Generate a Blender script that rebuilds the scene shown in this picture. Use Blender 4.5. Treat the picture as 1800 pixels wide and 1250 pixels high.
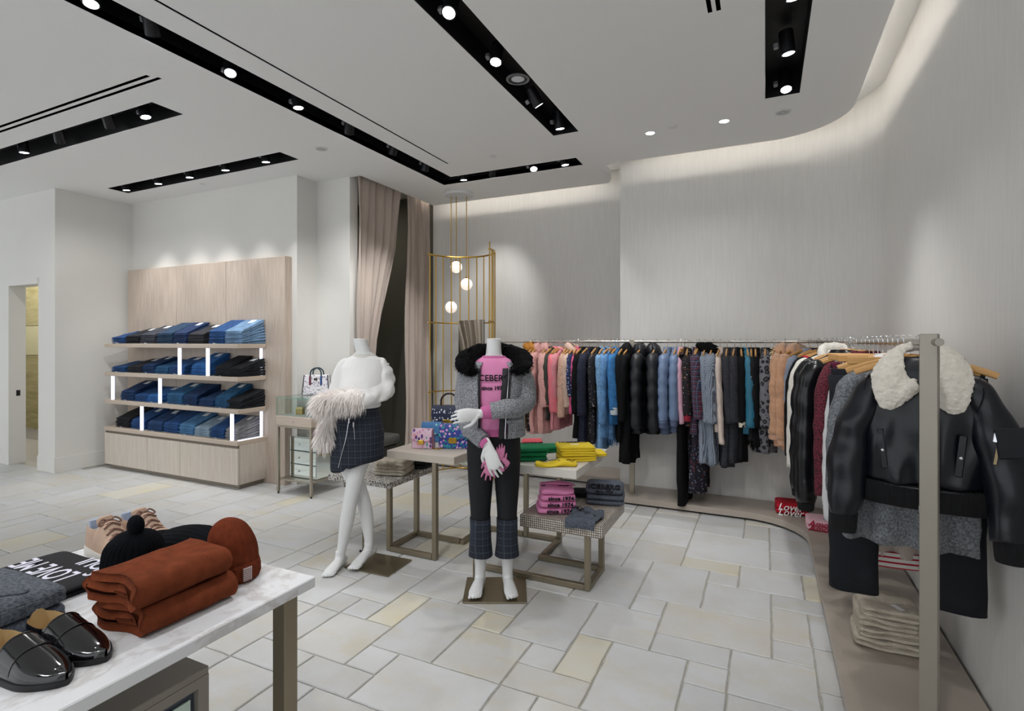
import bpy, bmesh, math, random
from mathutils import Vector, Matrix, Euler, noise
PI = math.pi
random.seed(7)
for _o in list(bpy.data.objects): bpy.data.objects.remove(_o)
COL = bpy.context.scene.collection
SC = bpy.context.scene
# ------------------------------------------------------------------ camera, world, exposure
F = 942.0; H = 1.5; YAW = math.radians(25.28); HY = 600.0
cd = bpy.data.cameras.new('camera'); cam = bpy.data.objects.new('camera', cd); COL.objects.link(cam)
cam.location = (0, 0, H); cam.rotation_euler = (PI/2, 0, YAW)
cd.sensor_width = 36; cd.lens = 36*F/1800; cd.shift_y = (HY-625)/1800; cd.clip_start = .05
SC.cycles.max_bounces = 7; SC.cycles.diffuse_bounces = 4; SC.cycles.glossy_bounces = 4; SC.cycles.transmission_bounces = 6; SC.cycles.adaptive_threshold = .035
SC.camera = cam
wd = bpy.data.worlds.new('world'); SC.world = wd; wd.use_nodes = True
wd.node_tree.nodes['Background'].inputs[0].default_value = (.92, .96, 1, 1)
wd.node_tree.nodes['Background'].inputs[1].default_value = 1.32
SC.view_settings.view_transform = 'Standard'; SC.view_settings.look = 'None'
SC.view_settings.gamma = 1; SC.view_settings.use_curve_mapping = False
SC.view_settings.exposure = 0.0
SPOT_W, DOWN_W, COVE_E = 50.0, 13.0, 19.0
CEIL = 3.243
# ------------------------------------------------------------------ pixel -> room helpers (1800x1250 frame)
CY, SY = math.cos(YAW), math.sin(YAW)
def ray(px, py):
    u = (px-900)/F
    return Vector((-SY+u*CY, CY+u*SY, (HY-py)/F))
def at_z(px, py, z):
    r = ray(px, py); return Vector((0, 0, H)) + r*((z-H)/r.z)
def at_y(px, py, Y):
    r = ray(px, py); return Vector((0, 0, H)) + r*(Y/r.y)
def at_x(px, py, X):
    r = ray(px, py); return Vector((0, 0, H)) + r*(X/r.x)
# ------------------------------------------------------------------ object helpers
def link(o, parent=None):
    COL.objects.link(o)
    if parent is not None: o.parent = parent
    return o
def tag(o, label, cat, group=None, kind=None):
    if label: o['label'] = label
    if cat: o['category'] = cat
    if group: o['group'] = group
    if kind: o['kind'] = kind
    return o
def thing(name, label, cat, loc=(0, 0, 0), rz=0, group=None):
    o = bpy.data.objects.new(name, None); o.empty_display_size = .05
    o.location = loc; o.rotation_euler = (0, 0, rz); link(o)
    return tag(o, label, cat, group)
def ob(name, geo, m, parent=None, smooth=35, loc=None, rot=None, label=None):
    me = geo
    if isinstance(geo, tuple):
        me = bpy.data.meshes.new(name); me.from_pydata([tuple(v) for v in geo[0]], [], geo[1]); me.update()
        finish(me, smooth)
    for mm in (m if isinstance(m, (list, tuple)) else [m]): me.materials.append(mm)
    o = bpy.data.objects.new(name, me); link(o, parent)
    if loc is not None: o.location = loc
    if rot is not None: o.rotation_euler = rot
    if label: o['label'] = label
    return o
def finish(me, smooth=35):
    if smooth:
        me.polygons.foreach_set('use_smooth', [True]*len(me.polygons))
        if smooth < 180: me.set_sharp_from_angle(angle=math.radians(smooth))
def dup(o, parent=None, mats=None, name=None):
    c = o.copy(); link(c, parent)
    if mats is not None and c.material_slots:
        for s in c.material_slots: s.link = 'OBJECT'; s.material = mats
    return c
def struct(o): o['kind'] = 'structure'; return o
# ------------------------------------------------------------------ geometry
def cat(*gs):
    V, Fc = [], []
    for v, f in gs:
        k = len(V); V += list(v); Fc += [tuple(i+k for i in q) for q in f]
    return V, Fc
def xf(g, M): return [M @ Vector(v) for v in g[0]], g[1]
def mv(g, x=0, y=0, z=0, rz=0, rx=0, ry=0, s=1):
    M = Matrix.Translation((x, y, z)) @ Euler((rx, ry, rz)).to_matrix().to_4x4()
    if s != 1: M = M @ (Matrix.Scale(s, 4) if not isinstance(s, tuple) else Matrix.Diagonal((*s, 1)))
    return xf(g, M)
def box(x0, x1, y0, y1, z0, z1):
    v = [(x, y, z) for z in (z0, z1) for y in (y0, y1) for x in (x0, x1)]
    return v, [(0, 2, 3, 1), (4, 5, 7, 6), (0, 1, 5, 4), (2, 6, 7, 3), (0, 4, 6, 2), (1, 3, 7, 5)]
def rbox(x0, x1, y0, y1, z0, z1, b=.004, seg=1):
    bm = bmesh.new(); g = box(x0, x1, y0, y1, z0, z1)
    vs = [bm.verts.new(v) for v in g[0]]
    for f in g[1]: bm.faces.new([vs[i] for i in f])
    bmesh.ops.bevel(bm, geom=bm.edges[:], offset=b, segments=seg, affect='EDGES', profile=.5)
    bm.verts.index_update()
    r = ([v.co.copy() for v in bm.verts], [tuple(v.index for v in f.verts) for f in bm.faces]); bm.free()
    return r
def loft(rings, closed=True, cap0=True, cap1=True):
    n = len(rings[0]); V = [p for r in rings for p in r]; Fc = []
    for i in range(len(rings)-1):
        for j in range(n if closed else n-1):
            a, b = i*n+j, i*n+(j+1) % n
            Fc.append((a, b, b+n, a+n))
    if closed and cap0: Fc.append(tuple(range(n))[::-1])
    if closed and cap1: Fc.append(tuple(range(len(V)-n, len(V))))
    return V, Fc
def lathe(prof, n=24, cap0=True, cap1=True):
    return loft([[(r*math.cos(2*PI*j/n), r*math.sin(2*PI*j/n), z) for j in range(n)] for r, z in prof], True, cap0, cap1)
def ringl(prof, n=24): return lathe(list(prof)+[prof[0]], n, False, False)
def cyl(r, z0, z1, n=20, b=0):
    if b: return lathe([(r-b, z0), (r, z0+b), (r, z1-b), (r-b, z1)], n)
    return lathe([(r, z0), (r, z1)], n)
def smooth_path(pts, k=4):
    P = [Vector(p) for p in pts]; out = []
    if len(P) < 3: return P
    for i in range(len(P)-1):
        a, b, c, d = P[max(i-1, 0)], P[i], P[i+1], P[min(i+2, len(P)-1)]
        for q in range(k):
            t = q/k; out.append(.5*((2*b)+(c-a)*t+(2*a-5*b+4*c-d)*t*t+(3*b-a-3*c+d)*t**3))
    out.append(P[-1]); return out
def smooth_vals(v, k=4):
    return [p.x for p in smooth_path([(x, 0, 0) for x in v], k)] if len(v) > 2 else list(v)
def tube(pts, rad, n=8, flat=1.0, up=(0, 0, 1), cap=True, round_end=False):
    """tube along pts; rad number/list/list of (a,b); b acts along the transported 'up'"""
    P = [Vector(p) for p in pts]; R = rad if isinstance(rad, (list, tuple)) else [rad]*len(P)
    rings = []; u = Vector(up)
    for i, p in enumerate(P):
        t = (P[min(i+1, len(P)-1)]-P[max(i-1, 0)])
        t = t.normalized() if t.length > 1e-9 else Vector((0, 0, 1))
        w = u - t*u.dot(t)
        if w.length < 1e-4: w = t.orthogonal()
        w.normalize(); u = w; s = t.cross(w)
        a, b = R[i] if isinstance(R[i], (list, tuple)) else (R[i], R[i]*flat)
        rings.append([p + s*(a*math.cos(2*PI*j/n)) + w*(b*math.sin(2*PI*j/n)) for j in range(n)])
    if round_end:
        for end, sgn in ((0, -1), (-1, 1)):
            t = (P[0]-P[1]).normalized() if end == 0 else (P[-1]-P[-2]).normalized()
            c = P[end]; a = R[end] if not isinstance(R[end], (list, tuple)) else min(R[end]); base = rings[end]
            ex = [[c + (q-c)*k + t*(a*h) for q in base] for k, h in ((.8, .55), (.4, .88))]
            rings = ex[::-1]+rings if end == 0 else rings+ex
    return loft(rings, True, cap, cap)
def stube(ctrl, rads, n=12, k=5, **kw):
    return tube(smooth_path(ctrl, k), smooth_vals(rads, k) if not isinstance(rads[0], tuple) else
                list(zip(smooth_vals([r[0] for r in rads], k), smooth_vals([r[1] for r in rads], k))), n, **kw)
def sphere(r, n=20, m=12, c=(0, 0, 0), s=(1, 1, 1)):
    rings = [[(c[0]+s[0]*r*math.sin(PI*i/m)*math.cos(2*PI*j/n), c[1]+s[1]*r*math.sin(PI*i/m)*math.sin(2*PI*j/n), c[2]-s[2]*r*math.cos(PI*i/m))
              for j in range(n)] for i in range(1, m)]
    V, Fc = loft(rings, True, False, False); a = len(V); V = list(V)+[(c[0], c[1], c[2]-r*s[2]), (c[0], c[1], c[2]+r*s[2])]
    for j in range(n):
        Fc.append((a, (j+1) % n, j)); k = (m-2)*n; Fc.append((a+1, k+j, k+(j+1) % n))
    return V, Fc
def prism(poly, z0, z1):
    n = len(poly)
    return loft([[(x, y, z0) for x, y in poly], [(x, y, z1) for x, y in poly]])
def ribbon(path2, t, axis0, axis1, n=8):
    """thick strip: 2-D path (a,z) given thickness t, extruded along x from axis0 to axis1"""
    P = [Vector((p[0], p[1])) for p in path2]; L, R = [], []
    for i, p in enumerate(P):
        d = (P[min(i+1, len(P)-1)]-P[max(i-1, 0)]).normalized(); nn = Vector((-d.y, d.x))
        L.append(p+nn*t/2); R.append(p-nn*t/2)
    out = L+R[::-1]
    V, Fc = loft([[(axis0+(axis1-axis0)*i/n, q.x, q.y) for q in out] for i in range(n+1)], True, False, False)
    m = len(out); h = m//2
    for b, sg in ((0, 1), (n*m, -1)):
        for i in range(h-1): Fc.append(tuple([b+i, b+i+1, b+m-2-i, b+m-1-i][::sg]))
    return V, Fc
def wobble(g, amp, sc, seed=0, axes=(1, 1, 1)):
    o = Vector((seed*3.1, seed*1.7, seed*.9)); V = []
    for v in g[0]:
        v = Vector(v); d = noise.noise_vector(v*sc+o)
        V.append(Vector((v.x+d.x*amp*axes[0], v.y+d.y*amp*axes[1], v.z+d.z*amp*axes[2])))
    return V, g[1]
TMP = bpy.data.scenes.new('tmp')
def evaluated(o):
    TMP.collection.objects.link(o)
    with bpy.context.temp_override(scene=TMP, view_layer=TMP.view_layers[0]):
        dg = bpy.context.evaluated_depsgraph_get(); r = bpy.data.meshes.new_from_object(o.evaluated_get(dg), depsgraph=dg)
    bpy.data.objects.remove(o); return r
def baked(o_geo, mods, name='t'):
    """mesh data of a geometry with modifiers applied"""
    me = bpy.data.meshes.new(name); me.from_pydata([tuple(v) for v in o_geo[0]], [], o_geo[1]); me.update()
    o = bpy.data.objects.new('tmp', me)
    for typ, kw in mods:
        m = o.modifiers.new(typ, typ)
        for k, v in kw.items(): setattr(m, k, v)
    r = evaluated(o); r.name = name; bpy.data.meshes.remove(me)
    return r
def remesh(geo, voxel=.006, it=4, name='body', sub=0):
    r = baked(geo, [('REMESH', dict(mode='VOXEL', voxel_size=voxel)), ('SMOOTH', dict(factor=.5, iterations=it))], name)
    finish(r, 180); return r
def subd(geo, lv=1, name='sub'):
    r = baked(geo, [('SUBSURF', dict(levels=lv, render_levels=lv))], name); finish(r, 180); return r
def text(body, size, m, parent=None, loc=(0, 0, 0), rot=(PI/2, 0, 0), depth=.0008, shear=0, bold=0, name='lettering', space=1, bend=None, sx=1):
    c = bpy.data.curves.new('t', 'FONT'); c.body = body; c.size = size; c.extrude = depth; c.shear = shear; c.offset = bold
    c.align_x = 'CENTER'; c.align_y = 'CENTER'; c.space_character = space; c.resolution_u = 3
    me = evaluated(bpy.data.objects.new('t', c)); me.name = name; bpy.data.curves.remove(c)
    for v in me.vertices:
        v.co.x *= sx
        if bend: v.co = bend(v.co)
    return ob(name, me, m, parent, loc=loc, rot=rot)
# ------------------------------------------------------------------ materials
def srgb(c):
    if isinstance(c, str): c = tuple(int(c[i:i+2], 16) for i in (0, 2, 4))
    return tuple(((x/255)/12.92 if x/255 <= .04045 else ((x/255+.055)/1.055)**2.4) for x in c)+(1,)
class NT:
    def __init__(s, m): s.t = m.node_tree; s.b = s.t.nodes['Principled BSDF']
    def n(s, typ, **kw):
        nd = s.t.nodes.new('ShaderNode'+typ); ins = kw.pop('i', {})
        for k, v in kw.items(): setattr(nd, k, v)
        for k, v in ins.items(): s.put(nd.inputs[k], v)
        return nd
    def put(s, sock, v):
        if isinstance(v, bpy.types.NodeSocket): s.t.links.new(v, sock)
        elif isinstance(v, bpy.types.Node): s.t.links.new(v.outputs[0], sock)
        else: sock.default_value = v
    def co(s, kind='Object'): return s.n('TexCoord').outputs[kind]
    def map(s, v, sc=(1, 1, 1), rot=(0, 0, 0), loc=(0, 0, 0)): return s.n('Mapping', i={0: v, 1: loc, 2: rot, 3: sc}).outputs[0]
    def math(s, op, a, b=0.0): return s.n('Math', operation=op, i={0: a, 1: b}).outputs[0]
    def mix(s, f, a, b): 
        nd = s.n('Mix', data_type='RGBA'); s.put(nd.inputs[0], f); s.put(nd.inputs[6], a); s.put(nd.inputs[7], b); return nd.outputs[2]
    def noise(s, v, sc, det=3, rough=.55): return s.n('TexNoise', i={'Vector': v, 'Scale': sc, 'Detail': det, 'Roughness': rough}).outputs[0]
    def ramp(s, f, stops, const=False):
        nd = s.n('ValToRGB', i={0: f}); cr = nd.color_ramp
        if const: cr.interpolation = 'CONSTANT'
        while len(cr.elements) < len(stops): cr.elements.new(.5)
        for e, (p, c) in zip(cr.elements, stops): e.position = p; e.color = c if len(c) == 4 else (*c, 1)
        return nd.outputs[0]
    def uz(s, v):
        sp = s.n('SeparateXYZ', i={0: v}); return s.math('ADD', sp.outputs[0], sp.outputs[1]), sp.outputs[2], sp
MATS = {}
def mat(name, col, rough=.6, metal=0, bump=None, vary=None, spec=.5, sheen=0, coat=0, emit=0, pattern=None, trans=0, ior=1.45, ecol=None, sss=0):
    if name in MATS: return MATS[name]
    m = bpy.data.materials.new(name); m.use_nodes = True; t = NT(m); b = t.b
    c = srgb(col); v = t.co()
    b.inputs['Base Color'].default_value = c; b.inputs['Roughness'].default_value = rough; b.inputs['Metallic'].default_value = metal
    b.inputs['Specular IOR Level'].default_value = spec; b.inputs['IOR'].default_value = ior
    if sheen: b.inputs['Sheen Weight'].default_value = sheen
    if coat: b.inputs['Coat Weight'].default_value = coat; b.inputs['Coat Roughness'].default_value = .08
    if trans: b.inputs['Transmission Weight'].default_value = trans
    if emit: b.inputs['Emission Strength'].default_value = emit; b.inputs['Emission Color'].default_value = srgb(ecol) if ecol else c
    base = None
    if pattern: base = pattern(t, v)
    if vary:
        sc, am = vary[0], vary[1]; vv = t.map(v, vary[2]) if len(vary) > 2 else v
        f = t.noise(vv, sc, 4); f = t.n('MapRange', i={0: f, 1: .3, 2: .7, 3: 1-am, 4: 1+am}).outputs[0]
        src = base if base is not None else c
        nd = t.n('VectorMath', operation='SCALE'); t.put(nd.inputs[0], src if base is not None else c[:3]); t.put(nd.inputs['Scale'], f); base = nd.outputs[0]
    if base is not None: t.put(b.inputs['Base Color'], base)
    if bump:
        kind, sc, st = bump[:3]; vv = t.map(v, bump[3]) if len(bump) > 3 else v
        if kind == 'noise': h = t.noise(vv, sc, 4)
        elif kind == 'wave': h = t.n('TexWave', bands_direction=bump[4] if len(bump) > 4 else 'X', i={'Vector': vv, 'Scale': sc, 'Distortion': 1.5, 'Detail': 1}).outputs[1]
        else: h = t.n('TexVoronoi', i={'Vector': vv, 'Scale': sc}).outputs[0]
        t.put(b.inputs['Normal'], t.n('Bump', i={'Strength': st, 'Distance': .004, 'Height': h}).outputs[0])
    MATS[name] = m; return m
def p_plaid(base, lines, s):
    def f(t, v):
        u, z, sp = t.uz(v); col = srgb(base)
        for (c, k, w, off) in lines:
            for q in (u, z):
                fr = t.math('FRACT', t.math('ADD', t.math('MULTIPLY', q, s*k), off)); col = t.mix(t.math('MULTIPLY', t.math('LESS_THAN', fr, w), .75), col, srgb(c))
        return col
    return f
def p_check(a, b, s):
    def f(t, v):
        u, z, sp = t.uz(v)
        A = t.math('LESS_THAN', t.math('FRACT', t.math('MULTIPLY', u, s)), .5); B = t.math('LESS_THAN', t.math('FRACT', t.math('MULTIPLY', z, s)), .5)
        k = t.math('MULTIPLY', t.math('ADD', A, B), .5); return t.mix(k, srgb(a), srgb(b))
    return f
def p_cells(base, cols, scale, th=.3, warp=(1, 1, 1)):
    def f(t, v):
        vo = t.n('TexVoronoi', i={'Vector': t.map(v, warp), 'Scale': scale}); n = len(cols)
        c = t.ramp(t.n('SeparateXYZ', i={0: vo.outputs['Color']}).outputs[0], [(i/n, srgb(q)) for i, q in enumerate(cols)], True)
        return t.mix(t.math('LESS_THAN', vo.outputs['Distance'], th), srgb(base), c)
    return f
def p_leopard(base, dark, mid, scale):
    def f(t, v):
        w = t.n('VectorMath', operation='ADD', i={0: v, 1: t.n('VectorMath', operation='SCALE', i={0: t.n('TexNoise', i={'Vector': v, 'Scale': 40.0}).outputs[1], 'Scale': .012}).outputs[0]}).outputs[0]
        d = t.n('TexVoronoi', i={'Vector': w, 'Scale': scale}).outputs['Distance']
        return t.ramp(d, [(0, srgb(mid)), (.22, srgb(dark)), (.47, srgb(base))], True)
    return f
def p_noise(a, b, sc, lo=.45, hi=.55, st=(1, 1, 1)):
    def f(t, v):
        q = t.noise(t.map(v, st), sc, 3); return t.mix(t.n('MapRange', i={0: q, 1: lo, 2: hi}).outputs[0], srgb(a), srgb(b))
    return f
def p_stripe(a, b, s, w=.5, axis='z'):
    def f(t, v):
        u, z, sp = t.uz(v); q = z if axis == 'z' else u
        return t.mix(t.math('LESS_THAN', t.math('FRACT', t.math('MULTIPLY', q, s)), w), srgb(a), srgb(b))
    return f
# ================================================================== ROOM SHELL
def p_plaster(col):
    def f(t, v):
        q = t.noise(t.map(v, (9, 9, .7)), 5, 5, .65); c = srgb(col)
        return t.mix(t.n('MapRange', i={0: q, 1: .35, 2: .7, 3: 0., 4: 1.}).outputs[0], tuple(x*.96 for x in c[:3])+(1,), tuple(min(1, x*1.03) for x in c[:3])+(1,))
    return f
M_WALL = mat('painted_wall', 'dbd9d4', .75, bump=('noise', 60, .04), vary=(1.5, .02))
M_PLASTER = mat('brushed_plaster', 'dbd9d5', .62, pattern=p_plaster('dbd9d5'), bump=('noise', 6, .25, (14, 14, .8)))
M_CEIL = mat('ceiling_paint', 'ebebea', .9)
M_BLACK = mat('trough_black', '060607', .55)
M_BLACKM = mat('black_metal', '1d1d20', .4, .3)
M_LENS = mat('lamp_lens', 'ffffff', .3, emit=14, ecol='f4f9ff')
M_LENSOFF = mat('lamp_glass', 'c9cdd2', .15, .4)
M_CHROME = mat('chrome', 'd8dade', .16, 1)
M_STEEL = mat('brushed_champagne_steel', 'a29a8c', .36, .85, vary=(3, .05, (40, 40, 1)))
M_BRASS = mat('brass', 'c5a04e', .28, 1)
M_GROUT = mat('grout', 'a5a299', .9, vary=(30, .15))
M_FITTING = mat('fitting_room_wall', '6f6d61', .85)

def p_stone(a, b, spots):
    def f(t, v):
        r = t.n('ObjectInfo').outputs['Random']; off = t.n('CombineXYZ', i={0: t.math('MULTIPLY', r, 37.), 1: t.math('MULTIPLY', r, 19.), 2: 0.}).outputs[0]
        w = t.n('VectorMath', operation='ADD', i={0: v, 1: off}).outputs[0]
        q = t.noise(w, 3.2, 5, .6); c = t.mix(t.n('MapRange', i={0: q, 1: .42, 2: .68}).outputs[0], srgb(a), srgb(b))
        k = t.n('MapRange', i={0: t.noise(t.map(w, (1, 2.2, 1), (0, 0, .6)), 2.1, 6, .7), 1: .52, 2: .72}).outputs[0]
        c = t.mix(t.math('MULTIPLY', k, .75), c, srgb(spots))
        fine = t.noise(w, 60, 3); c = t.mix(t.n('MapRange', i={0: fine, 1: .62, 2: .8, 3: 0., 4: .35}).outputs[0], c, srgb('b9b2a4'))
        sh = t.n('MapRange', i={0: r, 1: 0., 2: 1., 3: .93, 4: 1.04}).outputs[0]
        nd = t.n('VectorMath', operation='SCALE'); t.put(nd.inputs[0], c); t.put(nd.inputs['Scale'], sh); return nd.outputs[0]
    return f
M_STONE = [mat('limestone_white', 'd9d6cf', .42, pattern=p_stone('c6c7c8', 'bebdba', 'c2bba8'), bump=('noise', 14, .12)),
           mat('limestone_cream', 'd5cdbc', .45, pattern=p_stone('c5c4c2', 'c0bcb4', 'c0b69b'), bump=('noise', 14, .12)),
           mat('limestone_yellow', 'd6cdb2', .45, pattern=p_stone('c9c6bb', 'c9c0a5', 'c3c1bb'), bump=('noise', 14, .12))]

def plan(name, outer, holes, z0, z1, m):
    c = bpy.data.curves.new(name, 'CURVE'); c.dimensions = '2D'; c.fill_mode = 'BOTH'; c.extrude = (z1-z0)/2
    for poly in [outer]+holes:
        s = c.splines.new('POLY'); s.points.add(len(poly)-1); s.use_cyclic_u = True
        for p, q in zip(s.points, poly): p.co = (q[0], q[1], 0, 1)
    me = evaluated(bpy.data.objects.new(name, c)); me.name = name
    me.transform(Matrix.Translation((0, 0, (z0+z1)/2))); return ob(name, me, m, smooth=0)
def rect(x0, x1, y0, y1): return [(x0, y0), (x1, y0), (x1, y1), (x0, y1)]
def arc(cx, cy, r, a0, a1, n=14): return [(cx+r*math.cos(math.radians(a0+(a1-a0)*i/n)), cy+r*math.sin(math.radians(a0+(a1-a0)*i/n))) for i in range(n+1)]

# walls
BACK0 = -2.6
inner = [(-1.32, 5.95), (-1.32, 5.35)] + arc(.13, 4.68, .67, 90, 0, 22) + [(.80, BACK0)]
struct(ob('wall_right', prism(inner+[(1.0, BACK0), (1.0, 6.1), (-1.32, 6.1)], -.04, 3.43), M_PLASTER, smooth=20))
struct(ob('wall_back', box(-3.96, -1.32, 5.95, 6.1, -.04, 3.43), M_PLASTER, smooth=0))
struct(ob('wall_alcove', box(-7.3, -4.44, 4.12, 4.42, -.04, CEIL), M_WALL, smooth=0))
struct(ob('wall_curtain', box(-4.44, -3.98, 4.40, 4.52, -.04, 3.43), M_WALL, smooth=0))
wl = struct(ob('wall_left', cat(box(-7.66, -7.3, 3.29, 4.42, -.04, CEIL), box(-8.32, -7.66, 3.29, 3.42, 2.18, CEIL), box(-11.6, -8.32, 3.29, 3.42, -.04, CEIL)), M_WALL, smooth=0))
struct(ob('wall_corridor', cat(box(-11.6, -7.66, 4.30, 4.42, -.04, CEIL), box(-11.6, -11.4, 3.42, 4.30, -.04, CEIL)), M_WALL, smooth=0))
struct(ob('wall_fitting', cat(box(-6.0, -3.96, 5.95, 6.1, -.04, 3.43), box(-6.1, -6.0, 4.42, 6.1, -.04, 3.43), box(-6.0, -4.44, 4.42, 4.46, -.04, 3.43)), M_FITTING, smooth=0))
struct(ob('baseboard_left', cat(box(-7.299, -7.288, 3.278, 4.115, 0, .17), box(-7.66, -7.30, 3.278, 3.29, 0, .17), box(-11.6, -8.39, 3.278, 3.29, 0, .17)), M_WALL, smooth=0))
# doorway with frame and the panelled corridor wall behind it
dr = struct(ob('door_1', cat(box(-8.39, -8.303, 3.272, 3.44, 0, 2.24), box(-8.303, -7.655, 3.272, 3.44, 2.17, 2.24)), M_WALL, smooth=0))
M_PWOOD = mat('greenish_plywood', 'b5ab7c', .55, pattern=p_noise('bcb287', 'a29768', 2.2, .35, .65, (1, 1, 9)))
ob('lock_plate', rbox(-8.3025, -8.2995, 3.345, 3.385, .83, .90, .001), M_BLACKM, dr)
for a, b, m in ((.17, 1.28, M_PWOOD), (1.74, 2.45, M_PWOOD), (1.29, 1.73, mat('cream_panel', 'd2cca6', .6))):
    ob('panel', rbox(-11.4, -7.67, 4.275, 4.30, a, b, .002), m, dr)
# ceilings
edge_r = [(.60, BACK0), (.60, 4.60)] + arc(.03, 4.60, .57, 0, 90, 16)[1:] + [(-1.12, 5.17)]
edge_s = [tuple(p[:2]) for p in smooth_path([(-1.12, 5.17, 0), (-1.30, 5.175, 0), (-1.43, 5.22, 0), (-1.48, 5.31, 0), (-1.46, 5.45, 0), (-1.49, 5.64, 0), (-1.56, 5.79, 0)], 4)][1:]
edge_l = [(-3.85, 5.79), (-3.85, 4.42), (-4.2, 4.42), (-4.2, 4.5), (-11.6, 4.5), (-11.6, BACK0)]
S1 = [(-3.24, -2.0), (-3.015, -2.0), (-3.015, 4.86), (-1.625, 4.86), (-1.625, 5.085), (-3.24, 5.085)]
S2 = rect(-1.624, -1.40, -2.0, 4.264); S3 = rect(0, .22, -2.0, 4.264); S4 = rect(-6.78, -4.04, 3.55, 3.775); S5 = rect(-9.5, -4.04, 2.41, 2.645)
slots = [rect(-9.5, -3.66, 2.148, 2.174), rect(-9.5, -3.62, 2.20, 2.226), rect(-2.825, -2.806, -2.0, 4.49),
         rect(-.275, -.252, -2.0, 3.02), rect(-.232, -.209, -2.0, 3.02)]
ce = struct(plan('ceiling', edge_r+edge_s+edge_l, [S1, S2, S3, S4, S5]+slots, CEIL, CEIL+.05, M_CEIL))
struct(ob('ceiling_upper', cat(box(-3.98, 1.0, BACK0, 6.1, 3.43, 3.48), box(-6.1, -3.98, 4.42, 6.1, 3.43, 3.48)), M_CEIL, smooth=0))
def trough(poly, d=.15, e=.003):
    n = len(poly); V = [(x, y, z) for z in (CEIL+.002, CEIL+d) for x, y in poly]
    return V, [(i, (i+1) % n, n+(i+1) % n, n+i) for i in range(n)]+[tuple(range(n, 2*n))]
def off(poly, e):
    cx = sum(p[0] for p in poly)/len(poly); cy = sum(p[1] for p in poly)/len(poly)
    return [(x+(e if x < cx else -e), y+(e if y < cy else -e)) for x, y in poly]
for s in (S1, S2, S3, S4, S5): ob('light_trough', trough(off(s, .002) if len(s) == 4 else s), M_BLACK, ce, smooth=0)
for s in slots: ob('air_slot', trough(s, .06), M_BLACK, ce, smooth=0)
# glowing cove strips above the ceiling edge
M_LED = mat('cove_led', 'fff8ee', .5, emit=COVE_E)
def inset(pts, d):
    out = []
    for i, p in enumerate(pts):
        a, b = pts[max(i-1, 0)], pts[min(i+1, len(pts)-1)]; t = Vector((b[0]-a[0], b[1]-a[1])).normalized(); out.append((p[0]-t.y*d, p[1]+t.x*d))
    return out
def led(name, pts, z):
    a, b = inset(pts, .10), inset(pts, .125); n = len(a)
    V = [(x, y, z) for x, y in a]+[(x, y, z) for x, y in b]
    return ob(name, (V, [(i, n+i, n+i+1, i+1) for i in range(n-1)]), M_LED, ce, smooth=0)
led('cove_light', edge_r, 3.424); led('cove_light', [(-1.62, 5.79), (-3.85, 5.79)], 3.424)

# ------------------------------------------------------------------ floor: stone tiles in a random ashlar pattern
fl = struct(ob('floor', box(-11.6, 1.0, BACK0, 6.1, -.08, -.008), M_GROUT, smooth=0))
U = .18; GX, GY = -1.408-U*60, 2.10-U*20
taken = {}; tiles = []
def cellrect(i0, j0, w, h): return [(i, j) for i in range(i0, i0+w) for j in range(j0, j0+h)]
def put(i0, j0, w, h, kind):
    cs = cellrect(i0, j0, w, h)
    if any(c in taken for c in cs): return False
    for c in cs: taken[c] = 1
    tiles.append((i0, j0, w, h, kind)); return True
def seedtile(ox, oy, s, l, r, kind=0):
    a = at_z(ox+l[0]/s, oy+l[1]/s, 0); b = at_z(ox+r[0]/s, oy+r[1]/s, 0)
    i0, j0 = round((a.x-GX)/U), round((a.y-GY)/U); i1, j1 = round((b.x-GX)/U), round((b.y-GY)/U)
    if i1 > i0 and j1 > j0 and i1-i0 < 6 and j1-j0 < 6: put(i0, j0, i1-i0, j1-j0, kind)
for l, r, k in [((535, 835), (1270, 615), 0), ((15, 845), (675, 720), 1), ((520, 675), (925, 535), 2), ((355, 635), (635, 575), 0), ((370, 500), (890, 415), 0),
                ((1190, 715), (1460, 655), 2), ((925, 945), (1565, 815), 1), ((1480, 940), (1790, 870), 0), ((370, 965), (715, 895), 0), ((380, 1190), (1355, 1080), 0), ((790, 495), (1300, 420), 0)]:
    seedtile(500, 900, 3.572, l, r, k)
for l, r, k in [((5, 1030), (330, 850), 2), ((130, 1245), (755, 955), 0), ((145, 800), (610, 705), 0), ((430, 660), (640, 620), 0), ((475, 580), (870, 445), 0), ((580, 795), (1225, 730), 1),
                ((545, 895), (1000, 895), 0), ((730, 1080), (985, 1000), 0), ((970, 1135), (1475, 990), 0), ((835, 650), (1225, 570), 0), ((1045, 540), (1395, 470), 0), ((730, 415), (1055, 415), 2),
                ((750, 365), (1220, 325), 0), ((430, 370), (770, 310), 1), ((1235, 830), (1500, 725), 1), ((1235, 935), (1465, 885), 0)]:
    seedtile(980, 860, 3.206, l, r, k)
rng = random.Random(11)
IMAX = round((.34-GX)/U)
for j in range(0, round((5.95-GY)/U)):
    for i in range(round((-9.6-GX)/U), IMAX):
        if (i, j) in taken: continue
        x, y = GX+U*i, GY+U*j
        if x < -7.3 and y > 3.2 or x < -4.5 and y > 4.0 or y > 5.0 and x > -1.3 or x < -3.9 and y > 4.4: continue
        for w, h in rng.sample([(3, 3), (3, 2), (2, 3), (3, 2), (2, 2), (4, 3)], 6)+[(2, 1), (1, 2), (1, 1)]:
            if i+w <= IMAX and put(i, j, w, h, rng.choices((0, 1, 2), (6, 3, .3))[0]): break
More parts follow.
